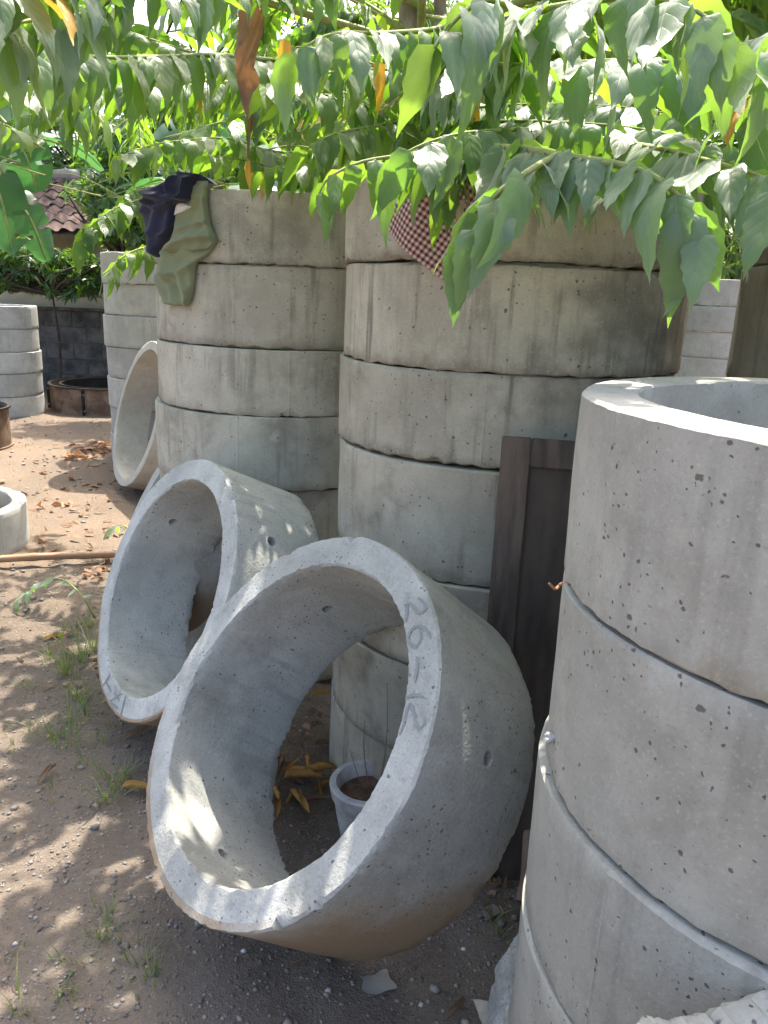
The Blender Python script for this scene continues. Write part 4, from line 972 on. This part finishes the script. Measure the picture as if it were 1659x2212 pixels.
garment('pocket_lining', op, [(412, 362), (392, 385), (378, 448)], [(440, 362), (495, 388), (470, 410)], g7, [], AX, AY, RA, zA[0], M['lining'], .006, 10, 12, .03)
np_ = empty('navy_shorts', (AX - .55, AY - .1, zA[0]), 'navy jersey shorts bunched over the stack rim beside olive trousers', 'shorts')
garment('cloth_body', np_, [(425, 138), (330, 190), (235, 265), (196, 350), (188, 470), (200, 560), (216, 640), (214, 700), (238, 748)], [(520, 150), (505, 230), (470, 330), (392, 385), (378, 470), (352, 580), (310, 650), (280, 700), (258, 748)], g7,
        [([(250, 290), (330, 330), (420, 320)], .03, 26), ([(210, 420), (260, 340), (330, 300)], .02, 22), ([(240, 350), (290, 400), (380, 370)], .022, 16), ([(215, 560), (300, 600), (350, 580)], .012, 20), ([(280, 450), (270, 560), (250, 700)], .015, 26), ([(400, 200), (330, 240), (260, 300)], .02, 26)],
        AX, AY, RA, zA[0], M['navy'], .03, base=.02, seed=2)
garment('rolled_hem', np_, [(420, 140), (395, 200), (392, 270), (410, 330), (440, 350)], [(530, 160), (505, 210), (500, 290), (495, 335), (470, 352)], g7,
        [([(410, 180), (400, 270), (430, 340)], .03, 18), ([(500, 200), (498, 300), (470, 345)], .028, 16)], AX, AY, RA, zA[0], M['navy'], .03, 20, 26, base=.045, seed=3)
garment('waist_string', np_, [(500, 152), (570, 172), (615, 205), (636, 222)], [(500, 190), (560, 205), (600, 216), (636, 226)], g7, [], AX, AY, RA, zA[0], M['navy'], .012, 8, 20, base=.012)

def check_cloth():
    """square cloth hung cornerwise over the rim"""
    top = zB[0] + .004; R = BR + .006; th = .095
    p0 = cyl_hit(835, 490, BX, BY, R); p1 = cyl_hit(985, 627, BX, BY, R)
    def at_(p): return (math.atan2(p[0] - BX, -(p[1] - BY)) * R, top - p[2])
    a0, a1 = np.array(at_(p0)), np.array(at_(p1)); e = unit(a1 - a0); f = np.array([e[1], -e[0]])     # f goes up-right
    L1 = np.linalg.norm(a1 - a0); n1, n2 = 40, 60; L2 = .5; nz = Noise(8, 2, 14, 2, 7); V = []; UV = []; F = []
    for i in range(n1 + 1):
        for j in range(n2 + 1):
            q = a0 + e * L1 * i / n1 + f * L2 * j / n2; a, t = q; bw = .011 + .008 * float(nz(q[0], q[1] * .5)) + .010 * math.sin(q[0] * 34 + q[1] * 9 + 2 * float(nz(q[0] * .3, q[1] * .3)))
            bw = max(bw, .002)
            if t >= 0: rr, z = R + bw, top - t
            elif t > -th: rr, z = R + t, top + bw + .004
            else: rr, z = R - th - bw, top + (t + th)
            ph = a / R; V.append((BX + rr * math.sin(ph), BY - rr * math.cos(ph), z)); UV.append((i / n1 * L1 / .0142 + .04 * float(nz(q[1], q[0])), j / n2 * L2 / .0142 + .04 * float(nz(q[0] + 3, q[1]))))
            if i and j: k = i * (n2 + 1) + j; F.append((k - n2 - 2, k - n2 - 1, k, k - 1))
    me = mesh_np('checked_cloth', V, F, M['gingham'], UV, smooth=True)
    o = link('checked_cloth', me, None, 'maroon and white checked cloth hung cornerwise over the centre stack', 'cloth')
    md = o.modifiers.new('thick', 'SOLIDIFY'); md.thickness = .0015; md.offset = 1
check_cloth()

# ------------------------------------------------------------------ old door panel behind the foreground ring
def door():
    tl = at(1085, 942, 1.985); yaw = R_(-9); lean = R_(7)
    q = Quaternion((0, 0, 1), yaw) @ Quaternion((1, 0, 0), -lean); w, hh = .62, float(tl[2] - (ground_z(tl[0], tl[1])) + .03) / math.cos(lean)
    e = empty('door_panel', tl + np.array(q @ Vector((0, 0, -hh))), 'dark brown wooden door panel standing behind the foreground ring', 'door'); e.rotation_mode = 'QUATERNION'; e.rotation_quaternion = q
    def bxm(name, lo, hi, mat):
        mb = MB(); mb.box(lo, hi); me = mb.mesh(name, mat); bm = bmesh.new(); bm.from_mesh(me); bmesh.ops.bevel(bm, geom=bm.edges[:], offset=.0025, segments=2, affect='EDGES'); bm.to_mesh(me); bm.free(); return link(name, me, e)
    s = .075
    bxm('stile', (0, 0, 0), (s, .032, hh), M['doorwood']); bxm('stile', (w - s, 0, 0), (w, .032, hh), M['doorwood'])
    bxm('rail', (s + .0015, .002, hh - .075), (w - s - .0015, .031, hh - .001), M['doorwood']); bxm('rail', (s + .0015, .002, .002), (w - s - .0015, .031, .1), M['doorwood'])
    bxm('panel', (s - .004, .016, .09), (w - s + .004, .022, hh - .07), M['doorpanel'])
door()

# ------------------------------------------------------------------ flower pot with bare twigs
def pot():
    c = at(798, 1655, 2.1); x, y = c[0], c[1]; z = float(ground_z(x, y)); hp = .215
    e = empty('flower_pot', (x, y, z), 'small weathered cement flower pot seen through the foreground ring', 'flower pot')
    mb = MB(); mb.lathe([(.0, 0), (.078, 0), (.083, .006), (.112, hp * .8), (.118, hp * .8), (.124, hp - .006), (.119, hp), (.103, hp), (.098, hp - .008), (.09, hp * .75), (0, hp * .75)], 48, False); link('pot_body', mb.mesh('pot_body', M['pot'], sharp=40), e)
    mb = MB(); mb.lathe([(0, hp * .78), (.03, hp * .8), (.065, hp * .775), (.095, hp * .79)], 24, False, lambda w, j: .003 * math.sin(5 * w + j)); link('pot_soil', mb.mesh('pot_soil', M['potsoil'], True), e)
    for k, pts in enumerate([[(.03, .0, .18), (.045, -.02, .3), (.05, -.01, .42), (.045, .0, .56)], [(-.01, -.03, .18), (-.035, -.05, .27), (-.06, -.06, .36)], [(.0, .02, .18), (-.02, .04, .3), (-.02, .05, .4)]]):
        mb = MB(); mb.tube(spline(pts, 12), list(np.linspace(.0018, .0007, 12)), 5); link('bare_twig', mb.mesh('bare_twig', M['oldwood']), e)
pot()

# ------------------------------------------------------------------ loose things on the ground
def rockmesh(name, s, mat, seed, sub=2, amp=.3):
    bm = bmesh.new(); bmesh.ops.create_icosphere(bm, subdivisions=sub, radius=1); nz = Noise(seed, 3, 10, .2, .9)
    for v in bm.verts:
        c = np.array(v.co); v.co = Vector(c * (1 + amp * float(nz(*c)))) ; v.co.x *= s[0]; v.co.y *= s[1]; v.co.z *= s[2]
    me = bpy.data.meshes.new(name); bm.to_mesh(me); bm.free(); me.materials.append(mat); return me
def slab(name, label, cat, poly, z0, thick, mat, loc, rot, seed, rough=.006):
    """irregular broken slab: outline polygon in local x,y"""
    n = len(poly); P = spline(list(poly) + [poly[0]], 110)[:-1]; rg = np.random.default_rng(seed); P = P + rg.normal(size=P.shape) * rough
    V = []; m = len(P); c = P.mean(0)
    for f, z in ((.93, 0), (1, thick * .25), (1, thick * .8), (.95, thick)):
        for p in P: q = c + (p - c) * f; V.append((q[0], q[1], z + rg.normal() * rough * .4))
    F = [tuple(range(m))[::-1], tuple(3 * m + k for k in range(m))]
    for l in range(3):
        for k in range(m): k2 = (k + 1) % m; F.append((l * m + k, l * m + k2, (l + 1) * m + k2, (l + 1) * m + k))
    mb = MB(); mb.add(V, F); o = link(name, mb.mesh(name, mat), None, label, cat, loc=loc); o.rotation_euler = rot; return o
# broken slab leaning on the near stack, its chipped upper edge in the sun
fr_ = at(1440, 2206, .80)
slab('broken_slab', 'broken concrete slab with a jagged sunlit top before the near stack', 'slab',
     [(-.17, -.72), (-.185, -.3), (-.175, 0), (-.165, .012), (-.13, -.004), (-.07, .012), (-.045, .03), (.02, .026), (.1, .04), (.3, .05), (.34, -.3), (.3, -.72)], 0, .055, M['conc_grey'],
     (fr_[0] + .0, fr_[1] - .02, fr_[2] + .01), (R_(80), 0, R_(12)), 3, .003)
rp = atz(1108, 2120, .1)
def rubble(name, label, loc, size, seed, rot):
    bm = bmesh.new(); bmesh.ops.create_icosphere(bm, subdivisions=5, radius=1); n1, n2, n3 = Noise(seed, 3, 10, .12, .5), Noise(seed + 1, 3, 20, .8, 3), Noise(seed + 2, 3, 20, 4, 9)
    C_ = np.array([v.co[:] for v in bm.verts]); C_ = np.sign(C_) * np.abs(C_) ** .8
    f = 1 + .22 * n1(*C_.T) + .08 * n2(*C_.T) + .03 * n3(*C_.T); C_ = C_ * f[:, None] * np.array(size)
    for v, c in zip(bm.verts, C_): v.co = Vector(c)
    me = bpy.data.meshes.new(name); bm.to_mesh(me); bm.free(); me.materials.append(M['conc_blue'])
    o = link(name, me, None, label, 'rubble', loc=loc); o.rotation_euler = rot
rubble('rubble_lump', 'pale lump of rubble wedged at the foot of the near stack', (rp[0] + .03, rp[1] - .03, .05), (.085, .17, .075), 5, (R_(-6), R_(10), R_(-14)))
st0, st1 = atz(1128, 1950, .03), atz(1150, 1850, .1)
mb = MB(); mb.tube([st0, (st0 + st1) / 2 + [.002, 0, .004], st1 + [.0, .06, .03]], [.02, .021, .018], 8)
link('wood_stick', mb.mesh('wood_stick', M['oldwood'], sharp=50), None, 'short brown stick leaning in the gap by the near stack', 'stick')
def scrap(name, label, cat, px, py, w, hh, rz, mat, seed, z=.004, tilt=(0, 0), lift=.12):
    rg = np.random.default_rng(seed); n = 10; nz = Noise(seed, 2, 8, 2 / max(w, hh) * .2, 2 / max(w, hh) * .8); V = []; F = []; UV = []
    for i in range(n + 1):
        for j in range(n + 1):
            x, y = (i / n - .5) * w, (j / n - .5) * hh
            k = 1 + .12 * float(nz(x * 2, y * 2)); V.append((x * k, y * k, lift * min(w, hh) * (1 + float(nz(x, y))))); UV.append((i / n * 2 - 1, j / n))
            if i and j: q = i * (n + 1) + j; F.append((q - n - 2, q - n - 1, q, q - 1))
    p = atg(px, py); p[2] += z
    o = link(name, mesh_np(name, V, F, mat, UV, smooth=True), None, label, cat, loc=p); o.rotation_euler = (tilt[0], tilt[1], rz); return o
scrap('paper_scrap', 'crumpled piece of old newspaper at the bottom edge', 'paper', 1056, 2205, .045, .08, .3, M['paper'], 3, .006, (.15, .1))
scrap('foil_scrap', 'crumpled silver foil wrapper behind the foreground ring', 'wrapper', 1058, 1975, .05, .035, .6, M['foil'], 4, .006)
scrap('card_scrap', 'grey flake of cardboard lying before the foreground ring', 'scrap', 815, 2125, .07, .055, .4, M['mortar'], 6, .003, lift=.03)
scrap('cement_flake', 'flat grey cement flake under the foreground ring edge', 'scrap', 560, 1700, .1, .07, .9, M['mortar'], 8, .003, lift=.03)
# root wire sticking out of the near stack joint, stone chip lodged lower down
w0 = cyl_hit(1224, 1254, CX, CY, CR + .004); mb = MB(); mb.tube(spline([w0 + [.01, 0, 0], at(1212, 1262, 1.22), at(1200, 1272, 1.21), at(1186, 1260, 1.2)], 14), list(np.linspace(.0035, .002, 14)), 6)
link('root_twig', mb.mesh('root_twig', M['bamboo']), None, 'thin pale root poking out of the near stack joint', 'root')
p = cyl_hit(1192, 1592, CX, CY, CR); link('stone_chip', rockmesh('stone_chip', (.011, .009, .009), M['rock'], 5, 2, .45), None, 'pale stone chip lodged in the near stack joint', 'stone', loc=p + [-.004, -.004, 0])
# bamboo pole on the soil
a_, b_ = atz(-160, 1226, 0), atz(300, 1203, 0)
mb = MB(); pts = spline([a_ + [0, 0, .022], (a_ + b_) / 2 + [0, .02, .024], b_ + [0, 0, .02]], 26); mb.tube(pts, [.021 + (.004 if k % 6 == 0 else 0) for k in range(26)], 10)
link('bamboo_pole', mb.mesh('bamboo_pole', M['bamboo'], sharp=40), None, 'brown bamboo pole lying across the soil', 'pole')
# broken leafy twig on the soil and a sprig beside the second ring
def sprig(label, path, leaf, seed, n):
    base = path[0]; e = empty('leafy_twig', base, label, 'twig'); P = spline(path, 20)
    mb = MB(); mb.tube(P - base, list(np.linspace(.005, .002, 20)), 6); link('stem', mb.mesh('stem', M['twig'], True), e); rg = np.random.default_rng(seed)
    for k in range(n):
        t = .25 + .75 * k / (n - 1); p = P[int(t * 19)]; sd = (-1) ** k; tg = unit(P[min(19, int(t * 19) + 1)] - P[max(0, int(t * 19) - 1)]); sv = unit(np.cross(tg, [0, 0, 1.]))
        d = unit(sv * sd * .8 + tg * .4 + np.array([0, 0, -.35]) + rg.normal(size=3) * .2); l = leaf * rg.uniform(.7, 1.1)
        _, x, y, z, s = leaf_frames(p[None], d[None], np.array([[0, -.3, 1.]]), np.array([l]))
        o = bpy.data.objects.new('leaf', LEAFM[k % 5]); col.objects.link(o); o.parent = e; o.matrix_basis = Matrix.Translation(p - base) @ Matrix((x[0], y[0], z[0])).transposed().to_4x4() @ Matrix.Scale(l, 4)
sprig('broken leafy twig arching over the sunny soil', [atz(205, 1335, .02), atz(175, 1285, .14), atz(130, 1250, .16), atz(80, 1265, .1), atz(35, 1300, .04)], .085, 1, 12)
sprig('bright sprig of leaves beside the second leaning ring', [atz(290, 1165, .1), atz(275, 1140, .14), atz(258, 1135, .14), atz(244, 1140, .12)], .1, 2, 6)

# dry leaves
def dryleaf(label, px, py, l, rz, mat, k, curl=0., z=None, group=None, tilt=0.):
    V, UV, F = LEAVES[k % 5]; V = V.copy() * l; V[:, 0] *= 1.15
    if curl:
        r = l * .09; ang = V[:, 0] / r * curl; V[:, 2] = V[:, 2] * .4 + r * (1 - np.cos(ang)); V[:, 0] = r * np.sin(ang)
    p = atg(px, py); p[2] += .006
    p[2] -= min(0, float(V[:, 2].min())) * .8
    o = link('dry_leaf', mesh_np('dry_leaf', V, F, mat, UV, smooth=True), None, label, 'dry leaf', group, loc=p); o.rotation_euler = (tilt, 0, rz)
Y_, B_ = M['deadleaf_y'], M['deadleaf']
for i, (px, py, l, rz, mt, cu, lab) in enumerate([
    (612, 1690, .15, -1.3, Y_, 1.5, 'curled ochre leaf lowest left in the pile inside the ring'), (655, 1690, .16, -.95, Y_, 1.6, 'long rolled ochre leaf crossing the pile inside the ring'),
    (622, 1672, .13, -1.6, Y_, 1.2, 'rolled ochre leaf on top of the pile inside the ring'), (690, 1700, .08, 3.3, Y_, 1.3, 'short curled ochre leaf at the right of the pile'),
    (630, 1725, .07, 2.9, Y_, 1.6, 'small bright yellow rolled leaf below the pile'), (668, 1638, .07, -.6, B_, .3, 'flat tan leaf above the ochre pile inside the ring'),
    (610, 1640, .1, 2.6, Y_, .8, 'ochre leaf against the inner edge of the ring'),
    (650, 1738, .12, -1.2, B_, .6, 'rusty brown leaf left of the flower pot'), (715, 1745, .1, -1.0, B_, .5, 'rusty brown leaf touching the flower pot'),
    (735, 1790, .11, -.5, B_, .8, 'dark brown leaf in front of the flower pot'), (672, 1508, .12, -1.2, Y_, .7, 'tan leaf at the foot of the centre stack'), (680, 1550, .08, .4, B_, .7, 'small brown leaf in the sunspot behind the ring'),
    (95, 1385, .13, -.9, Y_, .5, 'ochre leaf on the soil left of the second ring'), (120, 1665, .1, 2.9, B_, .7, 'brown leaf standing in the dappled soil'),
    (262, 1712, .16, -1.5, Y_, .7, 'long ochre leaf in the grass by the foreground ring'), (628, 2095, .06, -1.0, B_, .5, 'small rusty leaf below the foreground ring'),
    (1005, 2170, .07, 2.3, B_, .8, 'rusty leaf near the bottom edge by the rubble'), (325, 1575, .13, 2.4, B_, .5, 'brown leaf under the second leaning ring'),
    (98, 1190, .12, .5, B_, .6, 'tan leaf on the sunny soil by the pole'), (160, 1135, .12, 1.9, B_, .4, 'pale leaf on the sunny soil in mid yard'), (85, 1002, .14, .9, B_, .5, 'brown leaf on the sunny soil far back'), (1085, 1985, .05, .2, B_, .6, 'bit of dry leaf in the gap behind the ring')]):
    dryleaf(lab, px, py, l, rz, mt, i, cu)
rg_ = random.Random(12)
for i in range(12):
    dryleaf('rolled ochre leaf among the loose pile inside the ring', rg_.uniform(598, 715), rg_.uniform(1610, 1750), rg_.uniform(.08, .14), rg_.uniform(0, 6.28), Y_ if i % 3 else B_, i, rg_.uniform(.5, 1.5), group='ochre leaves inside the foreground ring', tilt=rg_.uniform(-.3, .3))
def litter():
    rg = np.random.default_rng(9); pos = []; 
    for (px, py, sx, sy, n) in ((205, 970, 32, 14, 90), (180, 985, 50, 12, 40), (150, 1100, 130, 120, 70), (230, 1240, 60, 20, 40), (640, 1600, 60, 60, 26), (1070, 1900, 40, 70, 22), (160, 1500, 120, 200, 26)):
        for _ in range(n): pos.append(atg(px + rg.normal() * sx * .5, py + rg.normal() * sy * .5))
    pos = np.array(pos); pos[:, 2] = ground_z(pos[:, 0], pos[:, 1]) + rg.uniform(.004, .03, len(pos)); n = len(pos)
    d = rg.normal(size=(n, 3)) * [1, 1, .25]; up = np.array([0, 0, 1.]) + rg.normal(size=(n, 3)) * .5
    far = np.clip(pos[:, 1] / 5, .45, 1.3)
    parts = [batch(LEAVES[k], leaf_frames(pos[k::5], d[k::5], up[k::5], .085 * far[k::5] * rg.uniform(.6, 1.2, len(pos[k::5])))) for k in range(5)]
    V, UV, F = merge(parts); link('leaf_litter', tri_safe_mesh('leaf_litter', V, UV, F, M['deadleaf']), None, 'scattered brown leaf litter on the soil', 'leaf litter', kind='stuff')
litter()
def gravel(name, label, n, smin, smax, mat, seed, fn):
    rg = np.random.default_rng(seed); bm = bmesh.new(); bmesh.ops.create_icosphere(bm, subdivisions=1, radius=1); B0 = np.array([v.co[:] for v in bm.verts]); F0 = np.array([[v.index for v in f.verts] for f in bm.faces]); bm.free()
    P = fn(rg, n); n = len(P); s = np.exp(rg.uniform(math.log(smin), math.log(smax), n)); a = rg.uniform(0, 6.28, n)
    J = B0[None] * (1 + rg.normal(size=(n, len(B0), 1)) * .2) * (s[:, None, None] * rg.uniform(.6, 1.2, (n, 1, 3)) * np.array([1, 1, .6]))
    X = J[..., 0] * np.cos(a)[:, None] - J[..., 1] * np.sin(a)[:, None]; Y = J[..., 0] * np.sin(a)[:, None] + J[..., 1] * np.cos(a)[:, None]
    V = np.stack([X + P[:, :1], Y + P[:, 1:2], J[..., 2] + (ground_z(P[:, 0], P[:, 1]) + s * .25)[:, None]], -1).reshape(-1, 3)
    F = (F0[None] + (np.arange(n) * len(B0))[:, None, None]).reshape(-1, 3)
    link(name, mesh_np(name, V, F, mat), None, label, 'gravel', kind='stuff')
def around(rg, n):
    P = np.stack([rg.uniform(-2.0, .9, n), rg.uniform(.75, 4.6, n)], -1); w = np.exp(-((P[:, 1] - 1.4) / 1.6) ** 2); return P[rg.random(n) < .25 + .75 * w]
gravel('gravel', 'fine grey gravel scattered over the soil', 26000, .0014, .007, M['gravel'], 1, around)
gravel('coarse_gravel', 'coarser grey stones scattered over the soil', 500, .006, .016, M['gravel'], 2, around)
gravel('white_chips', 'small white stone chips dotted on the soil', 130, .004, .010, M['whitegravel'], 3, around)
gravel('yard_gravel', 'light rubble bits over the sunny yard', 1500, .006, .018, M['gravel'], 4, lambda rg, n: np.stack([rg.uniform(-5.5, -.9, n), rg.uniform(3.5, 11, n)], -1))
def grass():
    rg = np.random.default_rng(3); V = []; F = []; UV = []
    tufts = [(115, 1590, 9, .1), (145, 1450, 14, .16), (175, 1425, 12, .14), (200, 1400, 12, .12), (165, 1500, 14, .15), (185, 1540, 9, .1), (110, 1415, 8, .09), (140, 1600, 9, .1), (215, 1595, 8, .07), (245, 1685, 12, .1), (230, 1730, 11, .12), (150, 1565, 5, .2), (60, 1480, 6, .05),
             (215, 2025, 8, .05), (165, 2080, 7, .05), (310, 2085, 9, .06), (330, 2120, 7, .06), (130, 2150, 6, .05), (30, 2185, 8, .06), (205, 2005, 4, .05), (270, 1665, 8, .06), (1080, 2020, 5, .09), (1065, 1990, 5, .07), (130, 1370, 8, .07), (30, 1605, 5, .04), (70, 1560, 5, .05), (240, 1975, 6, .05), (20, 2060, 5, .04), (260, 1565, 7, .05), (160, 1355, 10, .08), (190, 1345, 10, .08), (120, 1705, 4, .04), (710, 1620, 6, .08), (180, 1640, 5, .06)]
    for (px, py, n, hh) in tufts:
        c = atz(px, py, 0); n = int(n * 2.2); hh *= 1.15
        for _ in range(n):
            a = rg.uniform(0, 6.28); l = hh * rg.uniform(.5, 1.2); lean = rg.uniform(.2, 1.1); d = np.array([math.cos(a), math.sin(a), 0]); s = np.array([-d[1], d[0], 0]) * rg.uniform(.0015, .003)
            p = c + d * abs(rg.normal()) * .035; p[2] = float(ground_z(p[0], p[1])) - .003; b = len(V)
            for k in range(5):
                t = k / 4; q = p + d * l * lean * t ** 1.6 + np.array([0, 0, l * (t - .35 * lean * t * t)]); w = s * (1 - t) ** .7
                V += [q - w, q + w]; UV += [(-1, t), (1, t)]
                if k: F.append((b + 2 * k - 2, b + 2 * k - 1, b + 2 * k + 1, b + 2 * k))
    link('grass', mesh_np('grass', np.array(V), np.array(F), M['grass'], np.array(UV)), None, 'thin tufts of green grass in the soil', 'grass', kind='stuff')
    V, F = [], []; mb = MB()
    for _ in range(40):                                   # straws and dry stalks
        c = atz(rg.uniform(0, 420), rg.uniform(1350, 2200), 0) if rg.random() < .7 else atz(rg.uniform(400, 1080), rg.uniform(2030, 2200), 0)
        a = rg.uniform(0, 6.28); l = rg.uniform(.02, .11); d = np.array([math.cos(a), math.sin(a), 0]) * l; k = np.array([-d[1], d[0], 0]) * rg.uniform(-.3, .3)
        pts = [c - d / 2, c + k, c + d / 2]
        for p in pts: p[2] = float(ground_z(p[0], p[1])) + .004
        pts[1][2] += .006; mb.tube(spline(pts, 5), .0008, 4)
    link('dry_stalks', mb.mesh('dry_stalks', M['oldwood']), None, 'dry straw stalks strewn over the soil', 'straw', kind='stuff')
grass()
